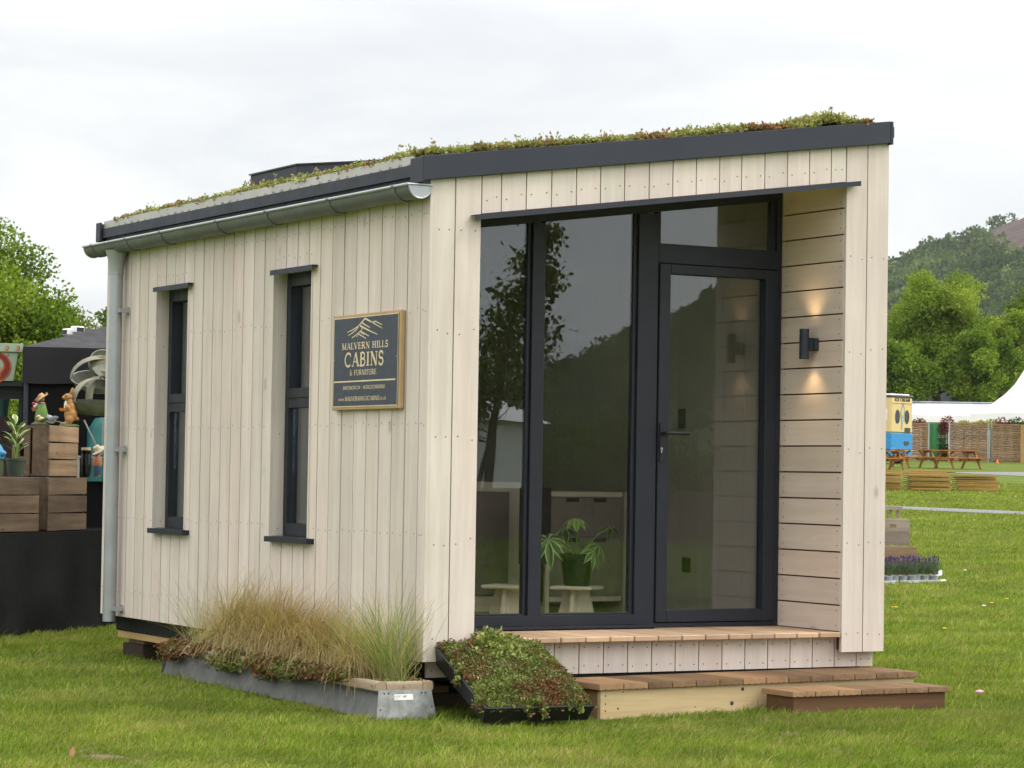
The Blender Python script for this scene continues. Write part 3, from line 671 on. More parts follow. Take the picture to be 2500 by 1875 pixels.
# yellow-green weed near the top middle and trailing sprigs
m=260; u=rng.normal(.30,.05,m); v=rng.normal(TL-.1,.06,m); Pw=np.array([T3(a,c,.1) for a,c in zip(u,v)])
V2=sedum_cloud(Pw,rng.uniform(.03,.075,m),rng,.026,6,np.full(m,.42))
Pt=[];
for (u,v,du,dv,L) in ((.03,.40,-.05,-.1,9),(.02,.14,-.03,-.1,10),(.28,.02,.02,-.07,9),(.22,.03,.01,-.06,7),(.5,.03,-.01,-.05,6)):
    for i in range(L*5): q=rng.uniform(0,1); p=T3(u+du*q+rng.normal(0,.006),v+dv*q+rng.normal(0,.006),.108-.06*q*q); Pt.append(p)
V3=sedum_cloud(np.array(Pt),np.full(len(Pt),.008),rng,.016,5,rng.normal(.1,.25,len(Pt)))
Rz=np.array(Matrix.Rotation(math.radians(-5),3,'Z'))
mx=[]
for V,Fc,t in (V1,V2,V3): mx.append((V@Rz.T+np.array([.005,-.64,.004]),Fc,t))
o=mat_from(mx,'sedum_mat',SED,kind='stuff'); lab(o,'dense red and green stonecrop mat filling the black tray','sedum')
# trough planter --------------------------------------------------------------
PA=-math.radians(2.1); tro=thing('trough_planter','long galvanised trough with rounded timber rim beside the side wall','planter',(-.335,-.175,-.005),PA)
LP,WP,HP=3.06,.315,.138; ins=.022
b=MB()
b.hexa([(0,.03,0),(.004,.03,0),(.004,LP-.03,0),(0,LP-.03,0),(ins+.02,.03,HP),(ins+.024,.03,HP),(ins+.024,LP-.03,HP),(ins+.02,LP-.03,HP)])
b.hexa([(WP-.004,.03,0),(WP,.03,0),(WP,LP-.03,0),(WP-.004,LP-.03,0),(WP-ins-.004,.03,HP),(WP-ins,.03,HP),(WP-ins,LP-.03,HP),(WP-ins-.004,LP-.03,HP)])
b.box(.012,.05,.03,LP-.03,HP-.006,HP+.0); 
for k in range(4): b.box(ins-.004,ins+.03,.03+k*.01,.034+k*.01,HP-.02,HP-.001)
b.build('side_panel',MAT['trough'],tro)
for y0,s in ((0,1),(LP,-1)):
    b=MB(); b.hexa([(-.004,y0,0),(WP+.004,y0,0),(WP+.004,y0+s*.003,0),(-.004,y0+s*.003,0),(ins-.006,y0+s*.022,HP+.004),(WP-ins+.006,y0+s*.022,HP+.004),(WP-ins+.006,y0+s*.025,HP+.004),(ins-.006,y0+s*.025,HP+.004)] if s==1 else [(-.004,y0-.003,0),(WP+.004,y0-.003,0),(WP+.004,y0,0),(-.004,y0,0),(ins-.006,y0-.025,HP+.004),(WP-ins+.006,y0-.025,HP+.004),(WP-ins+.006,y0-.022,HP+.004),(ins-.006,y0-.022,HP+.004)])
    if s==1:
        N=Vector((0,-.985,.16)); O=Vector((0,-.0008,0))
        def E(x,z): return (x,z*.022/HP-.0012,z)
        for x,z,d in ((.045,.125,1),(.068,.125,1),(WP-.07,.125,1),(WP-.05,.125,1),(.02,.05,-1),(WP-.018,.06,-1),(.08,.008,-1),(WP-.08,.008,-1)):
            b.add([E(x-.006,z+.005*d),E(x+.006,z+.005*d),E(x,z-.006*d)],[(0,2,1) if d==1 else (0,1,2)],1)
    ep=b.build('end_panel',[MAT['endpanel'],MAT['slot']],tro)
    if s==1:
        b=MB(); b.add([E(.098,.094),E(.198,.094),E(.198,.122),E(.098,.122)],[(0,1,2,3)],0)
        b.build('sticker',MAT['white'],ep)
        b=MB()
        def E2(x,z): p=E(x,z); return (p[0],p[1]-.0006,p[2])
        for x0,x1,z in ((.102,.135,.114),(.102,.128,.109),(.102,.118,.100),(.143,.166,.114),(.143,.163,.1105),(.143,.160,.107)):
            xx=x0
            while xx<x1-.002: w_=random.uniform(.002,.005); b.add([E2(xx,z-.001),E2(xx+w_,z-.001),E2(xx+w_,z+.001),E2(xx,z+.001)],[(0,1,2,3)]); xx+=w_+.001
        b.build('print',MAT['slot'],ep)
b=MB()
def rail(pts,w,h):
    for a,c in zip(pts[:-1],pts[1:]):
        L=(Vector(c)-Vector(a)).length; d=(Vector(c)-Vector(a)).normalized(); sd=Vector((d.y,-d.x,0)); vs=[];n=8
        for e in (Vector(a),Vector(c)):
            for i in range(n+1):
                q=math.pi*i/n; vs.append(e+sd*(w/2*math.copysign(abs(math.cos(q))**.6,math.cos(q)))+Vector((0,0,h*.35+h*.65*math.sin(q)**.7)))
            vs.append(e-sd*w/2); vs.append(e+sd*w/2)
        k=n+3
        fs=[(i,i+1,k+i+1,k+i) for i in range(k-1)]+[(k-1,0,k,2*k-1),tuple(range(k-1,-1,-1)),tuple(range(k,2*k))]
        b.add(vs,fs,0,rt_())
y=.03; Ls=[.27,.62,.66,.58,.6,.24]
for L in Ls:
    rail([(.032,y,HP),(.032,min(y+L,LP-.03)-.004,HP)],.056,.046); rail([(WP-.03,y,HP),(WP-.03,min(y+L,LP-.03)-.004,HP)],.056,.046); y+=L
rail([(.062,.05,HP+.001),(WP-.06,.05,HP+.001)],.045,.044); rail([(.062,LP-.052,HP+.001),(WP-.06,LP-.052,HP+.001)],.045,.044)
b.build('rim',MAT['rim'],tro,bevel=.002)
b=MB(); b.box(.06,WP-.06,.06,LP-.06,HP-.02,HP+.012); b.build('soil',MAT['soil'],tro)
RzP=Matrix.Rotation(PA,3,'Z'); RP=np.array(RzP); OP=np.array([-.335,-.175,-.005])
n=2300; yy=rng.uniform(.05,LP-.04,n); xx=rng.uniform(.03,WP-.03,n); Pl=np.stack([xx,yy,np.full(n,HP+.008)],1)
pn=vnoise(Pl,4,12)*.6+vnoise(Pl,12,14)*.4; hh=np.clip(.022+.02*vnoise(Pl,7,16)+np.abs(rng.normal(0,.008,n)),.008,None)
A=[sedum_cloud(Pl,hh,rng,.0155,8,pn-.08)]
Pt=[];pt=[]
for yc,wd,dr,cnt,tn in ((2.86,.16,.11,330,-.2),(2.45,.12,.05,130,-.3),(2.0,.2,.10,420,.06),(1.62,.1,.06,120,-.1),(1.42,.14,.10,330,-.2),(1.12,.2,.08,420,.05),(.85,.16,.05,240,-.15),(.62,.15,.04,200,-.2),(.42,.15,.025,140,.0)):
    q=rng.beta(1.1,1.6,cnt); yv=rng.normal(yc,wd*.45,cnt); 
    xv=.05-.09*np.minimum(1,q*1.6)+rng.normal(0,.008,cnt)+.02*q; zv=HP+.045-q**1.5*dr+rng.normal(0,.008,cnt)
    Pt.append(np.stack([xv,yv,zv],1)); pt.append(np.full(cnt,tn)+rng.normal(0,.12,cnt))
A.append(sedum_cloud(np.concatenate(Pt),np.full(sum(map(len,Pt)),.01),rng,.019,7,np.concatenate(pt)-.03,up=.4))
A=[(V@RP.T+OP,Fc,t) for V,Fc,t in A]
o=mat_from(A,'sedum_mat',SED,kind='stuff'); lab(o,'low red and green stonecrop spilling over the trough rim','sedum')
# feather grasses --------------------------------------------------------------
FG=foliage('feather_grass_blades',[(0,(.34,.23,.115)),(.35,(.52,.39,.20)),(.6,(.58,.48,.25)),(.8,(.29,.33,.12)),(1,(.16,.26,.06))],.3,.6,.2)
def strands(root,n,L,az,spread,droop,w,tmean,tsd,rg,segs=9,curl=.6,rr=.055):
    """hair-thin stems leaving the crown of a clump and arching over"""
    base=np.array(root)+np.stack([rg.normal(0,rr,n)*.5,rg.normal(0,rr,n),np.zeros(n)],1)
    a=az+rg.normal(0,spread,n); Ln=L*rg.uniform(.55,1.12,n); ph=np.abs(rg.normal(.42,.22,n)); dp=droop*rg.uniform(.35,1.3,n)
    pts=[base]; cur=base.copy(); an=ph.copy()
    for i in range(segs):
        t=(i+1)/segs; an=ph+dp*t**1.25
        st_=Ln/segs; hor=np.sin(an)*st_; ver=np.cos(an)*st_
        a2=a+curl*t*rg.normal(0,.12,n)
        cur=cur+np.stack([np.cos(a2)*hor,np.sin(a2)*hor,ver],1); pts.append(cur.copy())
    Q=np.stack(pts,1); tan=rg.uniform(0,2*np.pi,n); sd=np.stack([np.cos(tan),np.sin(tan),np.zeros(n)],1)
    wv=(w*(1-np.linspace(0,1,segs+1)**2*.75))[None,:,None]
    Aq=Q-sd[:,None,:]*wv/2; Bq=Q+sd[:,None,:]*wv/2
    V=np.stack([Aq,Bq],2).reshape(-1,3); k=2*(segs+1); bs=(np.arange(n)*k)[:,None]
    Fc=np.stack([bs+np.array([2*i,2*i+1,2*i+3,2*i+2]) for i in range(segs)],1).reshape(-1,4)
    t=np.repeat(np.clip(rg.normal(tmean,tsd,n),0,1),segs)
    return V,Fc,t
def loc(x,y,z): p=RP@np.array([x,y,z])+OP; return p
def clump(y,x,sets,label,group=None):
    root=loc(x,y,HP+.01); ps=[]
    for (n,L,az,sp,dr,w,tm,ts,zmin) in sets: 
        V,Fc,t=strands((0,0,0),n,L,az,sp,dr,w,tm,ts,rng); V[:,2]=np.maximum(V[:,2],zmin+.0); V[:,0]=np.minimum(V[:,0],-.015-root[0]-.0); ps.append((V,Fc,t))
    o=mat_from(ps,'feather_grass',FG); o.location=root; lab(o,label,'ornamental grass',group)
aw=-math.pi*.515   # towards the lawn and the near end
G_='straw coloured feather grass clumps in the trough'
for i,(y,x,L,tm) in enumerate(((2.46,.20,.60,.40),(2.10,.21,.61,.34),(1.76,.20,.57,.3),(1.41,.21,.53,.3),(1.06,.20,.50,.36))):
    clump(y,x,[(1050,L*1.04,aw,.30,2.2,.0036,tm,.24,-.01),(420,L*.85,aw-.2,.7,1.9,.0034,tm+.05,.24,.0),(130,L*.78,aw,1.5,.6,.0022,tm+.2,.15,0),(20,L*.98,aw,1.5,.3,.0018,.25,.1,0)],
      'straw coloured arching feather grass massed in the middle of the trough',G_)
clump(2.80,.16,[(170,.50,aw,1.6,.45,.0022,.72,.12,0),(40,.5,aw,1.2,1.3,.002,.5,.15,-.02)],'sparse upright green grass at the far end of the trough')
clump(.62,.15,[(620,.50,aw-.02,.3,2.2,.0034,.36,.22,-.06),(200,.46,aw,1.3,1.2,.0022,.62,.18,-.03),(90,.5,aw,1.5,.45,.002,.7,.1,0)],'straw and green grass clump arching over the near part of the trough')
clump(.27,.19,[(300,.52,aw,1.8,.42,.0040,.86,.14,0),(170,.42,math.pi*.75,.5,1.6,.0024,.55,.2,-.0),(60,.55,aw,1.5,.6,.002,.45,.1,0)],'upright vivid green grass tuft at the near end of the trough')
# steps -------------------------------------------------------------------------
def step(name,label,loc_,rz,L,Dp,ztp,thk,mats,n,over):
    s=thing(name,label,'step',loc_,rz); p=L/n
    b=MB()
    for k in range(n):
        x=k*p; t=rt_(); x0,x1=x+.003,x+p-.003; z0=ztp-thk
        b.box(x0,x1,0,Dp,z0,ztp-.004,0,t)
        m=9; gw=(x1-x0)/m
        for i in range(m): b.box(x0+i*gw+gw*.18,x0+(i+1)*gw-gw*.18,.0015,Dp-.001,ztp-.004,ztp,0,t)
        for i in range(3): b.box(x0+(i+.7)*(x1-x0)/3.4,x0+(i+.7)*(x1-x0)/3.4+.008,-.0009,.002,z0-.0005,z0+.006,1)
    b.build('tread',[MAT['step'],MAT['slot']],s,bevel=.0025)
    b=MB(); b.box(over,L-over,over*.8,over*.8+.024,-.03,ztp-thk-.001,0,.3)
    if mats[0] is MAT['pine']:
        for xx in (over+.03,): 
            for z in (.04,.075,.115): b.disc((xx,over*.8-.0008,z-.01),.0045,(0,-1,0),7,1)
        for xx,z,r in ((.13,.03,.006),(.16,.11,.004),(.93,.1,.010),(.62,.02,.004),(.86,.03,.012)): b.disc((xx,over*.8-.0008,z+.01),r,(0,-1,0),8,2)
    b.build('riser',[mats[0],MAT['nail'],MAT['sleeper']],s)
    b=MB(); b.box(over,over+.04,over*.8+.025,Dp-.02,-.03,ztp-thk-.001,0,.2); b.build('side_board',mats[1],s); b=MB(); b.box(L-over-.04,L-over,over*.8+.025,Dp-.02,-.03,ztp-thk-.001,0,.2)
    b.build('side_board',mats[1],s)
    return s
step('porch_step','long wooden step with ridged brown treads and pale pine riser below the porch',(.735,-.477,0),math.radians(5.2),2.146,.40,.166,.031,(MAT['pine'],MAT['step']),14,.022)
step('low_step','short low wooden step in front of the long step, dark riser',(1.765,-.665,0),math.radians(1.0),1.03,.27,.116,.028,(MAT['riser'],MAT['riser']),7,.022)
# timber blocks
for (x,y,rz,lb,l,w,h) in ((.12,4.06,0,'dark timber block carrying the rear left corner of the cabin',.46,.34,.088),(.12,.25,0,'dark timber block under the near left corner of the cabin',.3,.4,.088),(2.3,.3,0,'dark timber block under the right end of the porch',.3,.3,.088),(2.25,4.0,0,'dark timber block under the rear right corner of the cabin',.4,.3,.088)):
    t=thing('support_block',lb,'timber block',(x,y,-.012),rz)
    b=MB(); b.box(0,l*.9,0,w,0,h,0,rt_()); b.build('sleeper_block',MAT['sleeper'],t,bevel=.006)
    b=MB(); b.box(.02,l*.6,.03,w-.06,h+.001,h+.035,0,rt_()); b.build('packing_board',MAT['crate'],t,bevel=.003)
# interior furniture ------------------------------------------------------------
ZF=.346
def stool(loc_,rz,label,hs=.232):
    s=thing('low_stool',label,'stool',loc_,rz)
    b=MB(); b.box(-.125,.125,-.12,.12,hs-.02,hs); b.build('seat',MAT['birch'],s,bevel=.006)
    for k in range(2):
        b=MB(); sw_=.0
        def q(u0,u1,z0,z1,w0,w1,t=.011):
            P=[(u0,-t,z0),(u1,-t,z0),(u1,t,z0),(u0,t,z0),(w0,-t,z1),(w1,-t,z1),(w1,t,z1),(w0,t,z1)]
            if k: P=[(-p[1],p[0],p[2]) for p in P]
            return P
        b.hexa(q(-.12,-.025,0,.07,-.106,-.025)); b.hexa(q(.025,.12,0,.07,.025,.106)); b.hexa(q(-.106,.106,.07,hs-.021,-.07,.07))
        b.build('leg_panel',MAT['birch'],s,bevel=.002)
    return s
p=at(1408,1437,14.62); p2=at(1240,1432,14.62)
stool((p.x,p.y,ZF),.72,'pale plywood stool under the potted plant, behind the glass')
stool((p2.x,p2.y,ZF),.75,'pale empty plywood stool left of the plant, behind the glass')
PT=thing('potted_plant','dark pot with pale edged hand shaped leaves on a stool behind the glass','potted plant',(p.x,p.y,ZF+.2325),0)
b=MB(); b.lathe([(.0,0),(.066,0),(.071,.004),(.092,.150),(.099,.152),(.101,.178),(.094,.178),(.088,.15),(.0,.15)],(0,0,0),26); b.build('pot',plain('green_black_glaze',(.010,.016,.014),.4),PT,smooth=True)
b=MB(); b.disc((0,0,.16),.089,(0,0,1),20); b.build('soil',MAT['soil'],PT)
LG=plain('fatsia_leaf',(.075,.17,.04),.35,0,.25,30); LE=plain('fatsia_leaf_edge',(.5,.6,.28),.4); LGB=plain('fatsia_young_leaf',(.17,.32,.04),.35,0,.15,30)
st_=MB(); lv=MB()
def leaf_blade(b,o,d,n,L,w,mi,me,dr=.3):
    o=Vector(o);d=Vector(d).normalized();n=Vector(n).normalized();s=d.cross(n).normalized();n=s.cross(d)
    prof=[(0,.06),(.25,.7),(.5,1.),(.75,.75),(1,.02)]
    c=[o+d*L*t-Vector((0,0,1))*L*dr*t*t+n*0 for t,_ in prof]
    for j in range(4):
        for sg_ in (-1,1):
            a0,a1=prof[j][1]*w/2,prof[j+1][1]*w/2
            up0=n*a0*.25;up1=n*a1*.25
            i0,i1=c[j]+s*sg_*a0*.72+up0,c[j+1]+s*sg_*a1*.72+up1
            b.add([c[j],c[j+1],i1,i0],[(0,1,2,3)],mi); b.add([i0,i1,c[j+1]+s*sg_*a1+up1*1.2,c[j]+s*sg_*a0+up0*1.2],[(0,1,2,3)],me)
def fatsia(base,tip,tilt,R,mi,n=8):
    st_.tube([base,(Vector(base)*.4+Vector(tip)*.6)+Vector((0,0,.02)),tip],[.005,.004,.003],6)
    ti=Vector(tip); ax=Vector(tilt).normalized(); a=ax.orthogonal().normalized(); c=ax.cross(a)
    for i in range(n):
        q=2*math.pi*i/n+.3; d=a*math.cos(q)+c*math.sin(q)-ax*.35
        leaf_blade(lv,ti,d,ax,R*random.uniform(.8,1.1),R*.36,mi,1,.35)
VRv=Vector((VR.x,VR.y,0)); 
def pv(r,f,z): v=VRv*r+Vector((VF.x,VF.y,0))*f; return Vector((v.x,v.y,z))
fatsia((0,0,.16),pv(-.01,-.02,.375),(-.1,-.25,1),.10,2); fatsia((0,0,.16),pv(-.165,-.02,.255),(-.45,-.7,.7),.145,0)
fatsia((0,0,.16),pv(-.07,.10,.32),(-.3,-.1,1),.11,0); fatsia((0,0,.16),pv(.12,.03,.225),(.5,-.5,.8),.105,0); fatsia((0,0,.16),pv(.19,.06,.335),(.5,.3,1),.085,0,6); fatsia((0,0,.16),pv(.09,-.09,.19),(.4,-.8,.6),.09,0)
st_.build('stem',LGB,PT); lv.build('leaf',[LG,LE,LGB],PT)
# drawer cabinet, end panel, screen
def yline(px,py,y): d=fw*F+rt*(px-1250)-up*(py-937.5); return CAM+d*((y-CAM.y)/d.y)
yc=2.35; a=yline(1345,1200,yc); c=yline(1520,1200,yc); e=yline(1640,1200,yc-.0)
zt=a.z
cb=thing('drawer_cabinet','taupe fronted cabinet with cut out grips and pale side panel behind the glass','cabinet',(a.x,yc,ZF))
w1=c.x-a.x; hz=zt-ZF
b=MB(); b.box(-.03,w1+.0,.02,.58,.07,hz,0); b.box(-.03,.0,-.0,.58,0,hz-.001,0); b.box(0,w1,0,.02,hz-.03,hz); b.box(0,w1,.0,.02,.07,.10); b.build('carcass',MAT['birch'],cb,bevel=.002)
for z0,z1 in ((hz*.63,hz-.035),(.105,hz*.63-.006)):
    b=MB(); b.box(.004,w1-.004,-.002,.018,z0,z1,0); dw=b.build('drawer_front',MAT['cab_front'],cb,bevel=.002)
    for u in (.3,.68): b=MB(); b.box(w1*u-.045,w1*u+.045,-.0035,-.001,z1-.028,z1-.002); b.build('grip',MAT['slot'],dw)
b=MB(); b.box(w1+.002,2.69-a.x,-.02,.6,0,hz+.004); b.build('side_panel',MAT['inner'],cb,bevel=.003)
a2=yline(1175,1215,2.6)
cb2=thing('wardrobe_base','taupe cupboard with framed door at the left behind the glass','cabinet',(a2.x-.25,2.6,ZF))
b=MB(); b.box(0,.62,.02,.58,0,.80); b.build('carcass',MAT['birch'],cb2,bevel=.002)
b=MB(); b.box(.03,.45,-.002,.018,.10,.74); b.build('door',MAT['cab_front'],cb2,bevel=.004)
a3=yline(1272,1190,2.2); c3=yline(1343,1190,2.2); d3=yline(1300,1378,2.2)
sc_=thing('dark_screen','black flat screen panel standing upright between the two cabinets','screen',(a3.x,2.2,d3.z))
b=MB(); b.box(0,c3.x-a3.x,-.02,.02,0,a3.z-d3.z); b.build('panel',MAT['black'],sc_,bevel=.004); b=MB(); b.box(.08,.12,-.015,.015,ZF-d3.z,-.0005); b.box(.02,c3.x-a3.x-.02,-.1,.1,ZF-d3.z,ZF-d3.z+.015); b.build('stand',MAT['black'],sc_)
# ------------------------------------------------------------------ garden ornament stall on the left
TZ=math.radians(42.3); tx,ty=math.cos(TZ),math.sin(TZ)
A0=Vector((-.10,6.20,0))
def SP(l,d,z=0): return Vector((A0.x+tx*l-ty*d,A0.y+ty*l+tx*d,z))    # l along the table front, d away from it
ZT=.725
def l_of(px):   # place along the table front seen in column px
    lo,hi=-3.,4.
    for _ in range(50):
        m=(lo+hi)/2; p=SP(m,0,ZT)-CAM; x=1250+F*p.dot(rt)/p.dot(fw)
        if x<px: lo=m
        else: hi=m
    return lo
tb_=thing('display_table','display table hidden under a black floor length cloth','table',SP(-1.6,0,0),TZ)
b=MB(); b.box(.03,4.2,.04,.70,ZT-.035,ZT-.006); b.build('table_top',MAT['crate'],tb_)
b=MB(); n=150; L=4.25; vs=[];fs=[]
for i in range(n+1):
    u=L*i/n; w1=.022*math.sin(u*9+1.3*math.sin(u*2.1))+.018*mnoise.noise(Vector((u*3,1,0)))
    for j in range(9):
        t=j/8; z=ZT*(1-t)+(-.005)*t; dd=-.003-(w1*(t**.8)+.03*t+.02*t*mnoise.noise(Vector((u*2.2+t*1.7,t*2.5,4)))+.012*t*abs(math.sin(u*3.1+t*2)))*1.3
        if j==1: z=ZT-.045
        if j==1: dd=-.006
        vs.append((u,dd,z))
for i in range(n):
    for j in range(8): a=i*9+j; fs.append((a,a+1,a+10,a+9))
k=len(vs)
for i in range(n+1): vs.append((L*i/n,.72,ZT-.002+.001*math.sin(i)))
for i in range(n): fs.append((i*9,(i+1)*9,k+i+1,k+i))
b.add(vs,fs); b.build('cloth',MAT['cloth'],tb_,smooth=True)
def crate(label,loc_,rz,Lx,Wy,H,end='h',m='crate',hole=True,slats=3,group=None):
    c=thing('wooden_crate',label,'crate',loc_,rz,group); th=.012
    b=MB(); sh_=H/slats
    for yy0 in (0,Wy-th):
        for k in range(slats): e1,e2,e3=[random.uniform(-.003,.003) for _ in range(3)]; b.hexa([(e3,yy0,k*sh_+.004+e1),(Lx+e2,yy0,k*sh_+.004-e1),(Lx+e2,yy0+th,k*sh_+.004-e1),(e3,yy0+th,k*sh_+.004+e1),(e3,yy0,(k+1)*sh_-.005+e2),(Lx+e2,yy0,(k+1)*sh_-.005-e2),(Lx+e2,yy0+th,(k+1)*sh_-.005-e2),(e3,yy0+th,(k+1)*sh_-.005+e2)],0,rt_()); [b.disc((xq,yy0-.0008,(k+.25+.5*jq)*sh_),.003,(0,-1,0),6,1) for xq in (.018,Lx-.018) for jq in (0,1)]
    b.build('slat',[MAT[m],MAT['sleeper']],c,bevel=.002)
    for xx in (th,Lx-th-.018):
        b=MB()
        if end=='v':
            w_=(Wy-2*th)/2
            b.box(xx-th,xx+.006,th+.001,th+w_-.010,.002,H-.004,0,rt_())
            y0,y1=th+w_+.010,Wy-th-.001; t=rt_(); ym=(y0+y1)/2
            b.box(xx-th,xx+.006,y0,ym-.018,.002,H-.004,0,t); b.box(xx-th,xx+.006,ym+.018,y1,.002,H-.004,0,t)
            b.box(xx-th,xx+.006,ym-.018,ym+.018,.002,H*.38,0,t); b.box(xx-th,xx+.006,ym-.018,ym+.018,H*.62,H-.004,0,t)
        else:
            b.box(xx,xx+.018,th+.001,Wy-th-.001,.002,H*.56,0,rt_()); t=rt_()
            z0,z1=H*.57,H-.003; ym=Wy/2
            b.box(xx,xx+.018,th+.001,ym-.045,z0,z1,0,t); b.box(xx,xx+.018,ym+.045,Wy-th-.001,z0,z1,0,t); b.box(xx,xx+.018,ym-.045,ym+.045,z0,z0+(z1-z0)*.38,0,t); b.box(xx,xx+.018,ym-.045,ym+.045,z0+(z1-z0)*.68,z1,0,t)
        b.build('end_board',MAT['crate_dark' if end=='v' else m],c,bevel=.002)  # dark wood on the upright-boarded ends stands in for their shaded side
    b=MB(); b.box(th,Lx-th,th,Wy-th,.004,.016,0,.3)
    if end=='v': b.box(th,Lx-th,th,Wy-th,H-.02,H-.006,0,.5)
    for xx in (th,Lx-th-.03):
        for y in (th,Wy-th-.025): b.box(xx+(.018 if xx<.1 else -.0),xx+.03,y,y+.025,.016,H-.022,0,.4)
    b.build('bottom',MAT[m],c); 
    return c
lr=l_of(125); ll=l_of(103)
crate('brown slatted crate lying on the black cloth, right one beside the cabin',SP(lr,.03,ZT+.002),TZ,.60,.34,.395,'h','crate_dark')
crate('brown slatted crate lying on the black cloth at the left edge',SP(ll-.60,.03,ZT+.002),TZ,.60,.34,.395,'h','crate_dark')
zc=ZT+.40
lu=l_of(131); cu=SP(lu,.045,zc); crate('lighter crate standing on the two lower crates, with hand slot',cu,TZ,.44,.31,.375,'v','crate')
def stallpt(px,py,s): return at(px,py,s)
def remesh(o,vx): 
    m=o.modifiers.new('remesh','REMESH'); m.mode='VOXEL'; m.voxel_size=vx; m.use_smooth_shade=True
    s=o.modifiers.new('smooth','SMOOTH'); s.iterations=4; s.factor=.5
def near_t(px,d,z):  # point above table line at column px, d behind the front
    lo,hi=-3.,4.
    for _ in range(50):
        m=(lo+hi)/2; p=SP(m,d,z)-CAM; x=1250+F*p.dot(rt)/p.dot(fw)
        if x<px: lo=m
        else: hi=m
    return SP(lo,d,z)
zu=zc+.377
# rabbit ornament, upright, facing left
RB=near_t(172,.14,zu); face=math.atan2(-VR.y,-VR.x)
rab=thing('rabbit_ornament','tan standing rabbit garden ornament holding an orange basket','garden ornament',RB,face+.25)
b=MB()
E_=b.ell
E_((0,0,.085),(.050,.045,.062),14); E_((.004,0,.135),(.040,.036,.05),14); E_((.008,0,.175),(.027,.026,.035),12)
E_((.022,0,.218),(.036,.028,.028),14); E_((.050,0,.213),(.018,.018,.016),12); 
for s in (-1,1):
    E_((-.004,s*.016,.262),(.012,.009,.030),10,rot=Matrix.Rotation(math.radians(-18),3,'Y')); E_((.012,s*.030,.05),(.030,.022,.036),12); E_((.035,s*.026,.018),(.045,.016,.013),12)
    E_((.026,s*.034,.135),(.017,.013,.030),10,rot=Matrix.Rotation(math.radians(35),3,'Y')); E_((.047,s*.016,.118),(.017,.012,.011),10)
E_((-.048,0,.055),(.016,.018,.016),10)
o=b.build('body',plain('tan_resin_fur',(.42,.21,.065),.5,0,.25,40),rab,smooth=True); remesh(o,.0045)
b=MB(); b.ell((.038,0,.145),(.014,.022,.05),12); b.build('belly',plain('cream_resin',(.62,.55,.42),.5),rab,smooth=True)
b=MB(); b.lathe([(.0,0),(.018,0),(.026,.022),(.0,.022)],(.062,0,.112),14); b.build('basket',plain('orange_resin',(.55,.17,.02),.5),rab,smooth=True)
for s in (-1,1): b=MB(); b.ell((.042,s*.0225,.226),(.005,.004,.006),8); b.build('eye',MAT['black'],rab,smooth=True)
b=MB(); b.lathe([(0,.018),(.05,.016),(.066,.006),(.068,0),(0,0)],(.01,0,0),20,sx=1.15); b.build('base',plain('green_resin',(.05,.10,.03),.6),rab,smooth=True)
# mouse ornament
ms_=thing('mouse_ornament','mouse garden ornament in a green coat and straw hat holding eggs','garden ornament',near_t(101,.16,zu),face+.1)
b=MB(); b.lathe([(.0,.03),(.045,.03),(.046,.06),(.040,.10),(.026,.150),(.016,.165),(0,.168)],(0,0,0),20,sx=1.05); b.build('coat',plain('green_resin_coat',(.10,.19,.035),.5,0,.2),ms_,smooth=True)
b=MB(); b.ell((.012,0,.185),(.032,.027,.026),14); b.ell((.038,0,.180),(.016,.013,.012),10); b.ell((.02,.02,.015),(.04,.016,.014),10); b.ell((.02,-.02,.015),(.04,.016,.014),10)
for s in (-1,1): b.ell((-.028,s*.018,.222),(.009,.012,.022),10,rot=Matrix.Rotation(math.radians(-30),3,'Y'))
o=b.build('body',plain('grey_brown_fur',(.26,.17,.10),.55,0,.2,40),ms_,smooth=True); remesh(o,.0045)
b=MB(); R_=Matrix.Rotation(math.radians(38),3,'Y')
def hat(r,z): 
    v=[]; 
    return v
vs=[];fs=[];pr=[(.001,.036),(.022,.032),(.027,.008),(.050,.0),(.052,-.004),(.024,-.001)]
for r,z in pr:
    for i in range(20):
        q=2*math.pi*i/20; p=R_@Vector((r*math.cos(q),r*math.sin(q),z)); vs.append((p.x-.002,p.y,p.z+.198))
for j in range(len(pr)-1):
    for i in range(20): fs.append((j*20+i,j*20+(i+1)%20,(j+1)*20+(i+1)%20,(j+1)*20+i))
b.add(vs,fs); b.build('hat',plain('straw_hat_resin',(.5,.28,.13),.6),ms_,smooth=True)
b=MB(); b.ell((.05,.0,.14),(.014,.012,.017),10,0); b.ell((.038,-.02,.142),(.016,.012,.02),10,0,rot=Matrix.Rotation(.5,3,'Y')); b.ell((.058,.012,.155),(.013,.012,.012),10,1); b.lathe([(0,.10),(.02,.10),(.03,.126),(0,.126)],(.046,-.005,0),14,2); b.lathe([(.016,.16),(.03,.158),(.016,.166)],(.0,0,0),14,3)
b.build('held_eggs',[plain('white_resin',(.75,.73,.68),.4),plain('red_resin',(.35,.02,.03),.4),plain('terracotta_resin',(.35,.14,.06),.6),plain('pink_resin',(.5,.22,.2),.5)],ms_,smooth=True)
b=MB(); b.lathe([(0,.014),(.05,.013),(.06,.004),(.06,0),(0,0)],(.005,0,0),18,sx=1.2); b.build('base',plain('dark_green_resin',(.03,.06,.025),.6),ms_,smooth=True)
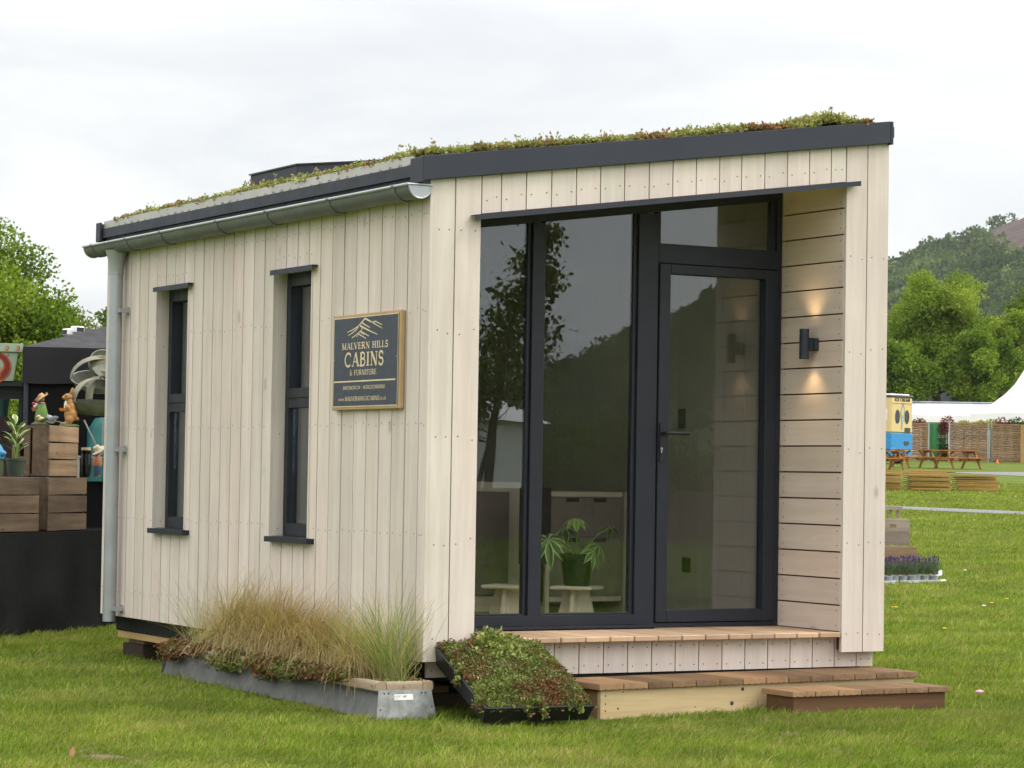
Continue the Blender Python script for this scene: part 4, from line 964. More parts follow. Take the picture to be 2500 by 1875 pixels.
# little birds
def bird(label,loc_,rz,c1,c2,sc):
    t=thing('bird_ornament',label,'garden ornament',loc_,rz); b=MB()
    b.ell((0,0,.035*sc),(.036*sc,.022*sc,.022*sc),12,rot=Matrix.Rotation(-.5,3,'Y')); b.ell((.028*sc,0,.060*sc),(.016*sc,.014*sc,.014*sc),10); b.tube([(.04*sc,0,.06*sc),(.054*sc,0,.057*sc)],[.004*sc,.0005],6); b.beam((-.02*sc,0,.028*sc),(-.085*sc,0,.012*sc),.012*sc,.004*sc)
    o=b.build('body',c1,t,smooth=True); b=MB()
    for s in (-1,1): b.ell((-.012*sc,s*.019*sc,.036*sc),(.038*sc,.005*sc,.014*sc),10,rot=Matrix.Rotation(.35,3,'Y')); b.tube([(.0,s*.008*sc,.018*sc),(.004*sc,s*.008*sc,0)],.0016*sc,5)
    b.build('wing',c2,t,smooth=True)
bird('small cream and yellow bird ornament at the foot of the mouse',near_t(103,.075,zu),face+.2,plain('cream_bird',(.5,.38,.2),.5),plain('dark_wing',(.06,.045,.03),.5),.95)
bird('grey wagtail like bird ornament with long tail beside the mouse',near_t(122,.10,zu),face+math.pi*.02,plain('grey_bird',(.30,.32,.35),.5),plain('grey_wing',(.16,.18,.2),.5),1.25)
# flask and straw hat figure on the right lower crate
zl=ZT+.40
fl=thing('lidded_jar','tall glossy black jar with pale wooden lid','jar',near_t(209,.12,zl),0)
b=MB(); b.lathe([(0,0),(.030,0),(.034,.02),(.040,.07),(.040,.155),(.037,.165),(.037,.185),(.040,.19),(.040,.2),(0,.2)],(0,0,0),22); b.build('body',plain('black_glaze',(.006,.006,.008),.12),fl,smooth=True)
b=MB(); b.lathe([(0,.201),(.036,.201),(.036,.222),(0,.222)],(0,0,0),20); b.build('lid',plain('pale_lid',(.55,.42,.28),.6),fl,smooth=True)
ml=thing('mole_ornament','small figure ornament with a straw hat and blue trousers beside the jar','garden ornament',near_t(237,.13,zl),face)
b=MB(); b.lathe([(0,.06),(.034,.065),(.04,.10),(.035,.14),(.02,.17),(0,.175)],(0,0,0),18); b.build('waistcoat',plain('rust_resin',(.33,.13,.06),.5),ml,smooth=True)
b=MB(); b.lathe([(0,.015),(.024,.015),(.03,.04),(.038,.08),(.036,.1),(0,.1)],(0,0,0),18); b.build('trousers',plain('blue_resin',(.05,.09,.15),.5),ml,smooth=True)
b=MB(); b.ell((.01,0,.185),(.03,.026,.024),12); b.ell((.04,0,.18),(.016,.012,.011),10); b.ell((.03,-.03,.13),(.014,.012,.03),10); o=b.build('body',plain('brown_fur',(.12,.07,.04),.6),ml,smooth=True); remesh(o,.005)
b=MB(); vs=[];fs=[];R_=Matrix.Rotation(math.radians(30),3,'Y')@Matrix.Rotation(math.radians(-25),3,'X')
for r,z in pr:
    for i in range(20):
        q=2*math.pi*i/20; p=R_@Vector((r*1.1*math.cos(q),r*1.1*math.sin(q),z*1.1)); vs.append((p.x-.004,p.y,p.z+.205))
for j in range(len(pr)-1):
    for i in range(20): fs.append((j*20+i,j*20+(i+1)%20,(j+1)*20+(i+1)%20,(j+1)*20+i))
b.add(vs,fs); b.build('hat',plain('cream_straw',(.62,.54,.40),.6),ml,smooth=True)
b=MB(); b.lathe([(0,.015),(.045,.014),(.05,0),(0,0)],(.005,0,0),16); b.build('base',MAT['black'],ml,smooth=True)
# plant pot on the left crate
pp=thing('variegated_plant','cream edged green plant in a dark green plastic pot on the crates','potted plant',near_t(38,.10,zl),.4)
b=MB(); b.lathe([(0,0),(.055,0),(.068,.11),(.074,.112),(.074,.128),(.066,.128),(.06,.1),(0,.1)],(0,0,0),22); b.build('pot',plain('dark_green_plastic',(.05,.065,.05),.5),pp,smooth=True)
st2=MB(); lv=MB()
for q,L in ((.3,.16),(2.2,.2),(4.2,.14)): st2.tube([(0,0,.1),(.02*math.cos(q),.02*math.sin(q),.1+L*.6),(.04*math.cos(q),.04*math.sin(q),.1+L)],[.004,.003,.002],6)
for i in range(26):
    q=i*2.4; z=.17+.20*(i/26)+random.uniform(-.02,.02); r=.02
    leaf_blade(lv,(r*math.cos(q),r*math.sin(q),z),(math.cos(q),math.sin(q),.75+.5*i/26),(0,0,1),random.uniform(.10,.15),.042,0,1,.25)
st2.build('stem',LGB,pp); lv.build('leaf',[plain('lime_leaf',(.14,.22,.04),.4),plain('cream_margin',(.55,.56,.33),.4)],pp)
# gnome in blue at the frame edge
gn=thing('gnome_ornament','garden ornament in a blue coat cut by the left edge','garden ornament',near_t(-14,.14,zl),face)
b=MB(); b.lathe([(0,.12),(.07,.12),(.075,.16),(.05,.21),(.03,.235),(0,.24)],(0,0,0),18); b.ell((-.03,.03,.16),(.06,.03,.03),12); b.build('coat',plain('sky_blue_resin',(.05,.22,.42),.4),gn,smooth=True)
b=MB(); b.lathe([(0,0),(.06,0),(.065,.06),(.06,.12),(0,.121)],(0,0,0),18); b.build('trousers',plain('mossy_resin',(.05,.07,.03),.6),gn,smooth=True)
b=MB(); b.ell((0,0,.265),(.035,.033,.034),14); b.build('head',plain('tan_resin',(.4,.24,.1),.5),gn,smooth=True)
# black gazebo behind
sg_=20.6
gb=thing('gazebo','black pop up gazebo with valance and side wall behind the stall','gazebo',(0,0,0))
c0=at(57,846,sg_); lt=Vector((tx,ty,0)); dn=Vector((-ty,tx,0))
ax=Vector((math.cos(.345),-math.sin(.345),0)); ay=Vector((-ax.y,ax.x,0))
def GP(a,d,z): v=c0+ax*a+ay*d; return Vector((v.x,v.y,z))
ze=c0.z; b=MB(); Lg=3.0
pk=GP(Lg/2,Lg/2,ze+.49)
cs=[GP(0,0,ze),GP(Lg,0,ze),GP(Lg,Lg,ze),GP(0,Lg,ze)]
def sagquad(a,c,top,n=10):
    vs=[];fs=[]
    for j in range(n+1):
        for i in range(n+1):
            e=a.lerp(c,i/n); p=e.lerp(top,j/n); p.z-=.07*math.sin(math.pi*i/n)*(1-j/n)*j/n*4*.5+.0; vs.append(p)
    for j in range(n):
        for i in range(n): k=j*(n+1)+i; fs.append((k,k+1,k+n+2,k+n+1))
    b.add(vs,fs)
for i in range(4): sagquad(cs[i],cs[(i+1)%4],pk)
b.build('canopy',MAT['canopy'],gb,smooth=True)
b=MB()
for i in range(4):
    a,c=cs[i],cs[(i+1)%4]; n=40; vs=[];fs=[]
    nrm=Vector(((c-a).y,-(c-a).x,0)).normalized()
    for k in range(n+1):
        e=a.lerp(c,k/n)
        for j in range(4): vs.append(e+Vector((0,0,-.285*j/3-.006*math.sin(k*.7)*j/3))+nrm*(.004+.008*math.sin(k*.9)*j/3))
    for k in range(n):
        for j in range(3): q=k*4+j; fs.append((q,q+1,q+5,q+4))
    b.add(vs,fs)
b.build('valance',MAT['canopy'],gb,smooth=True)
b=MB(); n=60; vs=[];fs=[]
for k in range(n+1):
    u=Lg*k/n
    for j in range(7):
        t=j/6; w1=.03*math.sin(u*7+.8*math.sin(3*u))*t+.02*t*mnoise.noise(Vector((u*2,t*3,2)))
        vs.append(GP(u,.05+w1,ze-.25-(ze-.27)*t))
for k in range(n):
    for j in range(6): q=k*7+j; fs.append((q,q+1,q+8,q+7))
b.add(vs,fs); b.build('side_wall',MAT['cloth'],gb,smooth=True)
for c in cs: b=MB(); b.tube([Vector((c.x,c.y,0))+(GP(1.5,1.5,0)-Vector((c.x,c.y,0))).normalized()*.04,Vector((c.x,c.y,ze-.01))+(GP(1.5,1.5,0)-Vector((c.x,c.y,0))).normalized()*.04],.02,8); b.build('leg',MAT['anth2'],gb)
for px,py,r,lb in ((167,818,-.9,'white floodlight on the gazebo roof, the left one'),(189,812,.9,'white floodlight on the gazebo roof, the right one')):
    f=thing('floodlight',lb,'floodlight',at(px,py+1,sg_+.9),r+YAW)
    b=MB(); b.box(-.05,.05,-.035,.035,.0,.055); b.build('housing',MAT['white'],f,bevel=.008); b=MB(); b.box(-.038,.038,-.0365,-.0355,.01,.045); b.build('lens',MAT['anth2'],f); b=MB(); b.tube([(0,0,-.05),(0,0,.005)],.012,8); b.build('stem',MAT['white'],f)
# metal trugs, a stack
tgm=plain('green_grey_tin',(.21,.225,.18),.45,.3,.35,9); tgi=plain('rust_spotted_tin',(.17,.165,.115),.5,.3,.3,8)
def trug(label,px,py,s,rz,tilt,R=.22):
    t=thing('garden_trug',label,'trug',at(px,py,s),rz,'oval tin trugs stacked on the stall'); t.rotation_euler=(tilt,0,rz)
    b=MB(); n=24; vs=[];fs=[]
    prof=[(.0,.0),(.55,.0),(.85,.035),(1.0,.085),(1.03,.09),(.98,.088),(.82,.042),(.5,.008),(0,.008)]
    b.lathe([(r*R,z) for r,z in prof],(0,0,0),n,sx=1.25,sy=.8); b.build('bowl',tgm,t,smooth=True)
    b=MB(); pts=[(math.cos(math.pi*i/14)*R*1.27,0,.09+math.sin(math.pi*i/14)*.19) for i in range(15)]
    vs=[];fs=[]
    for p in pts: vs+= [(p[0],-.028,p[2]),(p[0],.028,p[2]),(p[0]*.985,.028,p[2]-.006),(p[0]*.985,-.028,p[2]-.006)]
    for i in range(14):
        for k in range(4): fs.append((i*4+k,i*4+(k+1)%4,(i+1)*4+(k+1)%4,(i+1)*4+k))
    b.add(vs,fs); b.build('handle',tgi,t,smooth=True)
trug('lowest upright oval tin trug of the stack by the cabin',232,1013,19.8,.4,.10,.19)
trug('second oval tin trug, nested in the lowest one',240,1006,19.95,.9,.02,.19)
trug('middle oval tin trug of the stack, tipped forward',238,950,20.0,-.2,.55,.17)
trug('topmost oval tin trug, standing on its side',247,905,20.1,.5,1.15,.17)
b=MB()
rk=thing('plant_rack','pale metal rack with slanting bars in front of a blue green sheet','rack',at(240,1175,20.6),YAW)
rk.location.z=0
zr_=at(240,1020,20.6).z
b.tube([(-.16,0,.0),(-.16,0,zr_-.3)],.012,6)
for a,c in (((-.12,zr_-.02),(.02,zr_-.29)),((.03,zr_-.0),(.03,zr_-.29)),((.02,zr_-.29),(.18,zr_-.12)),((-.16,zr_-.31),(.2,zr_-.31)),((.2,0),(.2,zr_))): b.beam((a[0],-.01,a[1]),(c[0],-.01,c[1]),.01,.022,(0,1,0))
b.build('bar',MAT['zinc'],rk)
b=MB(); b.lathe([(.001,zr_+.03),(.12,zr_-.0),(.17,zr_-.1),(.17,zr_-.5),(.001,zr_-.5)],(.02,.2,0),20,0,.5); b.build('sheet',plain('blue_green_sheet',(.02,.15,.14),.4,0,.4,6),rk,smooth=True)
# squirrel sign shaped like a flower pot, on a dark shelf
sq=thing('flowerpot_sign','pale green flowerpot shaped board with painted red squirrels','sign',at(25,930,20.9),YAW+.1)
b=MB(); s_=.00327*1.0
b.hexa([(-.24,0,0),(.005+.02,0,0),(.025,.02,0),(-.24,.02,0),(-.28,0,.23),(.058,0,.23),(.058,.02,.23),(-.28,.02,.23)]); b.box(-.3,.093,-.02,.025,.232,.298); b.build('board',plain('sage_green_paint',(.27,.36,.27),.6,0,.1),sq,bevel=.002)
b=MB(); O=Vector((0,-.0005,0)); U_=Vector((1,0,0)); V_=Vector((0,0,1)); N_=Vector((0,-1,0))
for w,m,off in ((.085,0,.0),(.05,1,.016)): b.stroke([(-.13+.10*math.cos(q)*(1.05),.115+.095*math.sin(q)) for q in [math.radians(a) for a in range(-75,100,8)]],w,O,U_,V_,N_,m,.5,w*.5,.001+off*.05)
b.poly([(-.16,.02),(-.08,.03),(-.075,.1),(-.11,.15),(-.17,.14),(-.2,.06)],O,U_,V_,N_,2,.5,.0035)
b.stroke([(-.05,.18),(-.005,.215)],.03,O,U_,V_,N_,0,.5,.002,.0012)
for k in range(4):
    x=-.21+k*.088; O3=Vector((x,-.0215,.262))
    b.stroke([(.0+.016*math.cos(q),.016*math.sin(q)) for q in [math.radians(a) for a in range(-100,90,15)]],.012,O3,U_,V_,N_,0,.5,.006,.001); b.poly([(-.014,-.018),(.004,-.018),(.004,.008),(-.006,.022),(-.014,.004)],O3,U_,V_,N_,2,.5,.0014)
b.build('painting',[plain('fox_red_paint',(.36,.075,.02),.6,0,.3,30),plain('dark_red_paint',(.15,.02,.012),.6,0,.3,30),plain('peach_paint',(.50,.20,.09),.6,0,.2,30)],sq)
sf_=thing('dark_shelf','dark shelf board carrying the flowerpot sign','shelf',at(25,930.5,20.95),YAW+.1)
b=MB(); b.box(-.9,.11,-.03,.12,-.04,.0); b.box(-.9,.11,.1,.14,-.14,-.041); b.box(.06,.1,.1,.14,-sf_.location.z,-.141); b.box(-.9,-.86,.1,.14,-sf_.location.z,-.141); b.build('board',MAT['anth'],sf_)
wp=at(25,1060,22.2)
bw=thing('stone_wall','mauve grey rough garden wall behind the stall, ivy on it','wall',(wp.x,wp.y,0),YAW)
b=MB(); n=26; vs=[];fs=[]
for i in range(n+1):
    for j in range(15):
        x=-1.6+1.9*i/n; z=1.45*j/14; vs.append((x,-.05*mnoise.noise(Vector((x*4,z*5,3)))-.02*mnoise.noise(Vector((x*11,z*13,3))),z))
for i in range(n):
    for j in range(14): k=i*15+j; fs.append((k,k+15,k+16,k+1))
b.add(vs,fs); b.box(-1.6,.3,.06,.3,0,1.44); b.build('stone',plain('mauve_stone',(.13,.095,.105),.9,0,.4,7,bump=.6,bscale=20),bw,smooth=True)
n=500; Q=np.stack([rng.normal(.08,.16,n),rng.uniform(-.14,-.05,n),rng.normal(1.05,.2,n)],1); d=rng.normal(size=(n,3)); d[:,1]-=1
V,Fc=leaf_quads(Q,rng.uniform(.03,.06,n),d,rng,.8,.4); IV=foliage('ivy_leaves',[(0,(.02,.035,.012)),(.6,(.045,.075,.02)),(1,(.12,.14,.05))])
np_obj('ivy',V,Fc,rng.uniform(0,1,n),IV,parent=bw)
tp=thing('teal_planter','tall dark teal planter standing before the mauve wall','planter',at(6,1018,21.6),0); zt_=tp.location.z; tp.location.z=zt_
b=MB(); b.lathe([(0,0),(.04,0),(.065,.2),(.07,.23),(.06,.23),(0,.2)],(0,0,0),18); b.build('pot',plain('teal_glaze',(.02,.06,.06),.4),tp,smooth=True)
pl=thing('planter_stand','dark box plinth carrying the teal planter','plinth',(tp.location.x,tp.location.y,0),YAW)
b=MB(); b.box(-.22,.16,-.12,.16,0,zt_-.002); b.box(-.25,.19,-.15,.19,zt_-.12,zt_-.0015); b.build('box',plain('dark_maroon_box',(.03,.014,.014),.6),pl)
# ------------------------------------------------------------------ ground
def axis_vals():
    a=list(np.arange(-14,60,2.0)); a+=list(np.geomspace(62,3200,34)); a+=list(-np.geomspace(16,3200,34)); return np.array(sorted(a))
xs=axis_vals(); ys=axis_vals(); X_,Y_=np.meshgrid(xs,ys); Z_=gz(X_,Y_)
V=np.stack([X_.ravel(),Y_.ravel(),Z_.ravel()],1); nx=len(xs)
I=np.arange((len(ys)-1)*(nx-1)); r_=I//(nx-1); c_=I%(nx-1); k=r_*nx+c_
Fc=np.stack([k,k+1,k+nx+1,k+nx],1)
n=NT('lawn_ground'); co=n.coord('Object')
f1=n.noise(co,.55,5,.6); f2=n.noise(co,3.2,5,.65); f3=n.noise(co,26,4,.7); f4=n.noise(n.mapping(co,(1,1,1),(7,3,0)),.17,3)
c=n.mix(n.ramp(f2,[(.3,0.),(.7,1.)]),(.070,.106,.012),(.124,.166,.024))
c=n.mix(n.ramp(f1,[(.5,0.),(.72,.6)]),c,(.195,.195,.060))
c=n.mix(n.ramp(f4,[(.45,0.),(.7,.5)]),c,(.085,.15,.02))
c=n.mix(n.ramp(f3,[(.25,.45),(.55,0.)]),c,(.035,.055,.010))
n.pbr(c,.9,0,.08,n.bump(n.noise(co,40,4,.7),.6,.03)); GRM=n.mat
np_obj('lawn',V,Fc,np.full(len(Fc),.5),GRM,kind='structure',smooth=True)
# blades --------------------------------------------------------------------
n=NT('grass_blades'); ti=n.attr(); co=n.coord('Object')
c=n.ramp(ti,[(0,(.36,.29,.13)),(.14,(.30,.28,.09)),(.3,(.105,.160,.020)),(.62,(.182,.262,.030)),(.85,(.27,.345,.05)),(1,(.38,.41,.11))])
c=n.mix(n.ramp(n.noise(co,.9,4,.6),[(.42,0.),(.62,.75)]),c,n.mix(1.,c,(.62,.72,.55),'MULTIPLY'))
c=n.mix(n.ramp(n.noise(n.mapping(co,(1,1,1),(5,9,0)),.7,3,.6),[(.55,0.),(.72,.55)]),c,(.235,.215,.085))
a=n.pbr(c,.7,0,.1,link=False); tr=n.n('ShaderNodeBsdfTranslucent'); n.set(tr.inputs[0],n.mix(1.,c,(1.2,1.25,.6),'MULTIPLY')); mx=n.n('ShaderNodeMixShader'); mx.inputs[0].default_value=.3
n.t.links.new(a,mx.inputs[1]); n.t.links.new(tr.outputs[0],mx.inputs[2]); n.surf(mx.outputs[0]); GBM=n.mat
def scatter(nn,s0,s1,p0,p1,power=1.):
    u=rng.random(nn); s=(s0**(1+power)+u*(s1**(1+power)-s0**(1+power)))**(1/(1+power)) if power!=-1 else s0*(s1/s0)**u
    px=rng.uniform(p0,p1,nn); lat=(px-1250)/F*s
    x=CAM.x+VF.x*s+VR.x*lat; y=CAM.y+VF.y*s+VR.y*lat
    return np.stack([x,y,gz(x,y)],1),s
def keep(P):
    x,y=P[:,0],P[:,1]
    ok=~((x>.12)&(x<2.78)&(y>.35)&(y<4.42))
    # under trough, tray and steps
    xr=x+.335; yr=y+.175; ok&=~((xr>.02-.0366*yr*-1*0+.0366*yr)&(xr<.30+.0366*yr)&(yr>.0)&(yr<3.05))
    ok&=~((x>.78)&(x<2.82)&(y>-.42+.09*(x-.75))&(y<.2)); ok&=~((x>1.80)&(x<2.76)&(y>-.62)&(y<-.3))
    ok&=~((x>.04)&(x<.55)&(y>-.62)&(y<-.1))
    return ok
def onpath(P,s):
    dx=P[:,0]-CAM.x; dy=P[:,1]-CAM.y; lat=dx*VR.x+dy*VR.y; px=1250+F*lat/s
    t=(px-1700)/1400; l=60.5+(50.2-60.5)*t
    return (s>l-.05)&(s<l+2.1)
sets=[]
for nn,s0,s1,p0,p1,pw in ((120000,10.2,13.6,-160,2660,.0),(26000,13.3,17.5,-160,1150,-1),(30000,17,22.,-200,420,-1),(60000,13.2,24,1960,2760,-1),(42000,23,40,2100,2700,-1),(60000,38,82,2130,2640,-1),(30000,10.2,15,-1300,-160,.0),(30000,10.2,15,2660,3900,.0),(22000,15,30,-1500,-200,-1),(30000,15,42,2700,3900,-1),(14000,40,82,2640,3200,-1),(14000,24,60,1500,2120,-1)):
    P,s=scatter(nn,s0,s1,p0,p1,pw); m=keep(P)&~onpath(P,s); sets.append((P[m],s[m]))
P=np.concatenate([a for a,_ in sets]); s=np.concatenate([b_ for _,b_ in sets]); N=len(P)
pn=vnoise(P,.8,21); pn2=vnoise(P,3.,22); pn3=vnoise(P,1.9,27); pn4=vnoise(P,8.,29)
H=rng.uniform(.014,.037,N)*(1+.5*pn2+.4*pn+.55*pn4)*np.clip((s/13)**.35,1,1.5); H=np.clip(H,.008,.08)
bare=vnoise(P,1.3,33)
H=np.where(bare>.52,H*.45,H)
long_=rng.random(N)<.01; H=np.where(long_,H*1.7,H)
lean=rng.normal(0,1,(N,2))*H[:,None]*.55+np.array([.010,-.006])
Wd=rng.uniform(.0028,.0058,N)*np.clip(s/13,1,5.)
ft=np.clip(rng.normal(.56,.19,N)+.26*pn2+.20*pn3+.30*pn4,0.2,1); ft=np.where(rng.random(N)<.13+.6*np.clip(pn3-.08,0,1)+.2*np.clip(bare,0,1),rng.uniform(0,.18,N),ft)

def blades2(P,H,lean,W):
    N=len(P); ang=rng.uniform(0,2*np.pi,N); d=np.stack([np.cos(ang),np.sin(ang),np.zeros(N)],1)*W[:,None]/2
    m=P.copy(); m[:,:2]+=lean*.35; m[:,2]+=H*.6; t=P.copy(); t[:,:2]+=lean; t[:,2]+=H
    V=np.stack([P-d,P+d,m+d*.75,m-d*.75,t],1).reshape(-1,3); b=(np.arange(N)*5)[:,None]
    return V,b
V,bs=blades2(P,H,lean,Wd)
q4=np.concatenate([bs+0,bs+1,bs+2,bs+3],1); q3=np.concatenate([bs+3,bs+2,bs+4,bs+4],1)
tri=np.concatenate([bs+3,bs+2,bs+4],1)
# all triangles: two for the lower quad, one tip
T=np.stack([np.concatenate([bs,bs+1,bs+2],1),np.concatenate([bs,bs+2,bs+3],1),tri],1).reshape(-1,3)
o=np_obj('grass',V,T,np.repeat(ft,3),GBM,kind='stuff'); lab(o,'short green lawn grass around the cabin','grass')
# bare soil patches, small leaves and flowers --------------------------------------
soilm=plain('dry_soil',(.15,.115,.075),.95,0,.35,40,bump=.6,bscale=80)
b=MB()
for px,py,rx,ry in ((1950,1792,.10,.07),(1870,1800,.08,.05),(2030,1787,.08,.05),(1880,1822,.04,.03),(255,1848,.08,.05),(345,1862,.08,.05),(200,1835,.06,.04),(2440,1875,.09,.05)):
    d=fw*F+rt*(px-1250)-up*(py-937.5); p=CAM+d*((-.012-CAM.z)/d.z)
    ps=[]
    for i in range(18):
        q=2*math.pi*i/18; r=1+.45*mnoise.noise(Vector((math.cos(q)*2+px,math.sin(q)*2,1))); ps.append(p+Vector((rx*r*math.cos(q),ry*2*r*math.sin(q),.002)))
    ps.append(p+Vector((0,0,.007))); b.add(ps,[(i,(i+1)%18,18) for i in range(18)])
o=b.build('bare_soil',soilm); o['kind']='structure'
def gpt(px,py,z=0.02):
    d=fw*F+rt*(px-1250)-up*(py-937.5)
    for s in np.arange(9,160,.05):
        p=CAM+d*(s/d.dot(fw))
        if p.z<=gz(p.x,p.y)+z: return p
    return p
fl_=thing('pink_flower','single pink blossom lying on the lawn at the right','flower',gpt(2391,1692,.03))
b=MB()
for i in range(9):
    q=i*2.4; b.ell((.012*math.cos(q),.012*math.sin(q),.004+.002*(i%3)),(.014,.011,.010),8)
b.build('petal',plain('pink_petal',(.62,.30,.36),.5),fl_,smooth=True); b=MB(); b.ell((0,0,.012),(.008,.008,.007),8); b.build('centre',plain('white_petal',(.75,.65,.65),.5),fl_,smooth=True)
yl=plain('dandelion_yellow',(.65,.38,.01),.6); wh=plain('daisy_white',(.7,.7,.66),.6); gs=plain('flower_stem',(.07,.12,.03),.6)
for i,(px,py,k) in enumerate(((2181,1484,0),(2187,1484,0),(2421,1473,0),(2458,1463,0),(2306,1536,0),(2150,1508,1),(2356,1393,1),(2378,1270,1),(2402,1480,1),(2479,1212,1))):
    p=gpt(px,py,.04); t=thing('dandelion' if k==0 else 'daisy','yellow dandelion head in the lawn right of the cabin' if k==0 else 'tiny white daisy in the lawn right of the cabin','flower',(p.x,p.y,gz(p.x,p.y)),0,'yellow dandelions' if k==0 else 'white daisies')
    sc=1 if k==0 else 1; b=MB(); b.lathe([(0,.046),(.014*sc,.050),(.020*sc,.045),(.012*sc,.038),(0,.036)],(0,0,0),9); b.build('flower_head',yl if k==0 else wh,t,smooth=True); b=MB(); b.tube([(0,0,0),(.004,0,.038)],.002,5); b.build('stem',gs,t)
p=gpt(172,1842,.03); df=thing('dead_leaf','curled dry brown leaf standing in the grass at bottom left','leaf',p); b=MB(); leaf_blade(b,(0,0,-.02),(.3,.2,1),(0,-1,0),.055,.024,0,0,.0); b.build('leaf_blade',plain('dry_leaf',(.36,.19,.09),.7),df)
# paths ----------------------------------------------------------------------------
n=NT('gravel'); co=n.coord(); f=n.noise(co,9,6,.7); c=n.mix(n.ramp(f,[(.35,0.),(.65,1.)]),(.13,.13,.135),(.23,.23,.23)); n.pbr(c,.9,0,.2,n.bump(n.noise(co,30,4),.5,.02)); GV=n.mat
def strip(name,near,far,nseg=30):
    vs=[];fs=[]
    for i in range(nseg+1):
        t=i/nseg
        for (p0,p1) in (near,far):
            a=Vector(p0).lerp(Vector(p1),t); v=gp(a.x,a.y); v.z+=.012; vs.append(v)
    for i in range(nseg): fs.append((2*i,2*i+2,2*i+3,2*i+1))
    b=MB(); b.add(vs,fs); o=b.build(name,GV); o['kind']='structure'; return o
strip('gravel_path',((1700,60.5),(3100,50.2)),((1700,62.5),(3100,52.2)))
strip('gravel_road',((2310,97.6),(3300,76.)),((2310,98.4),(3300,112.)))
# crates and lavender behind the cabin corner ----------------------------------------
v=gp(2140,31.8); crate('grey weathered crate on its side behind the lavender, with hand hole',(v.x-.0,v.y,v.z+.363),YAW+.10,.42,.3,.32,'h','crate_grey',slats=2)
for o in [o_ for o_ in COL.objects if o_.get('label','').startswith('grey weathered crate')]:
    b=MB(); b.box(.17,.25,-.002,.0005,.215,.255); b.build('hand_hole',MAT['crate'],o)
v=gp(2128,31.4); crate('brown crate under the grey crate, next to the lavender',(v.x,v.y,v.z),YAW+.04,.56,.36,.36,'h','crate',slats=2)
v=gp(2110,33.); fr=thing('timber_trestle','open grey wooden frame standing behind the grey crate','frame',(v.x,v.y,v.z),YAW+.06)
b=MB()
for y in (0,.45): b.box(-.1,.46,y,y+.03,.76,.805); b.box(.42,.455,y+.0315,y+.06,0,.758)
b.box(.4605,.49,0,.48,.76,.805); b.build('bar',MAT['crate_grey'],fr)
LV=foliage('lavender_leaves',[(0,(.045,.075,.04)),(.6,(.10,.145,.085)),(1,(.19,.23,.15))],.2,.6); LP_=foliage('lavender_spikes',[(0,(.035,.025,.075)),(.6,(.085,.055,.16)),(1,(.17,.12,.26))],.2,.6)
trm=plain('grey_white_tray',(.52,.54,.58),.4); 
for i,(px,s,lb) in enumerate(((2148,29.7,'tray of lavender half hidden by the cabin corner'),(2205,29.9,'tray of lavender in the middle of the row'),(2258,30.1,'tray of lavender with a broken pale edge at the right end'))):
    v=gp(px,s); t=thing('lavender_tray',lb,'plant tray',(v.x,v.y,v.z+.005),YAW+.10)
    b=MB(); b.box(-.15,.15,-.12,.12,0,.012); b.box(-.155,.155,-.13,-.12,0,.03); b.box(-.155,.155,.12,.13,0,.03); b.box(.15,.16,-.12,.12,0,.03); 
    if i==2: b.hexa([(.16,-.14,.01),(.24,-.1,.02),(.24,.0,.03),(.16,.1,.01),(.16,-.14,.018),(.24,-.1,.028),(.24,.0,.038),(.16,.1,.018)]); b.hexa([(.14,.0,.06),(.22,.02,.08),(.24,.1,.13),(.14,.12,.12),(.14,.0,.066),(.22,.02,.086),(.24,.1,.136),(.14,.12,.126)])
    b.build('tray',trm,t,bevel=.002)
    b=MB()
    for x in (-.1,0,.1):
        for y in (-.07,.05): b.lathe([(0,.012),(.036,.012),(.046,.075),(.048,.078),(.042,.08),(0,.07)],(x,y,0),14,0,rt_())
    b.build('pot',plain('silver_pot_%d'%i,(.40,.42,.47),.4,.2),t,smooth=True)
    nn=1500; k=rng.integers(0,6,nn); cx=np.array([-.1,-.1,0,0,.1,.1])[k]; cy=np.array([-.07,.05]*3)[k]
    q=rng.uniform(0,2*np.pi,nn); r=np.sqrt(rng.random(nn))*.085; hh=rng.uniform(.08,.205,nn)
    Q=np.stack([cx+np.cos(q)*r*(hh/.2),cy+np.sin(q)*r*(hh/.2),hh],1); d=np.stack([np.cos(q)*.6,np.sin(q)*.6,rng.uniform(.4,1.5,nn)],1)+rng.normal(0,.25,(nn,3))
    V,Fc=leaf_quads(Q,rng.uniform(.025,.05,nn),d,rng,.2,.1); np_obj('foliage',V,Fc,np.clip(rng.normal(.5,.25,nn),0,1),LV,parent=t)
    nn=190; q=rng.uniform(0,2*np.pi,nn); r=np.sqrt(rng.random(nn))*.16; Q=np.stack([np.cos(q)*r*1.1,np.sin(q)*r*.8,rng.uniform(.185,.275,nn)],1); d=np.stack([np.cos(q)*.25,np.sin(q)*.25,np.ones(nn)],1)+rng.normal(0,.12,(nn,3))
    V,Fc=leaf_quads(Q,rng.uniform(.03,.05,nn),d,rng,.32,.3); V2,F2=leaf_quads(Q-d*.06,np.full(nn,.06),d,rng,.05,0)
    np_obj('flower_spike',V,Fc,rng.uniform(0,1,nn),LP_,parent=t); np_obj('flower_stem',V2,F2,np.full(nn,.6),LV,parent=t)
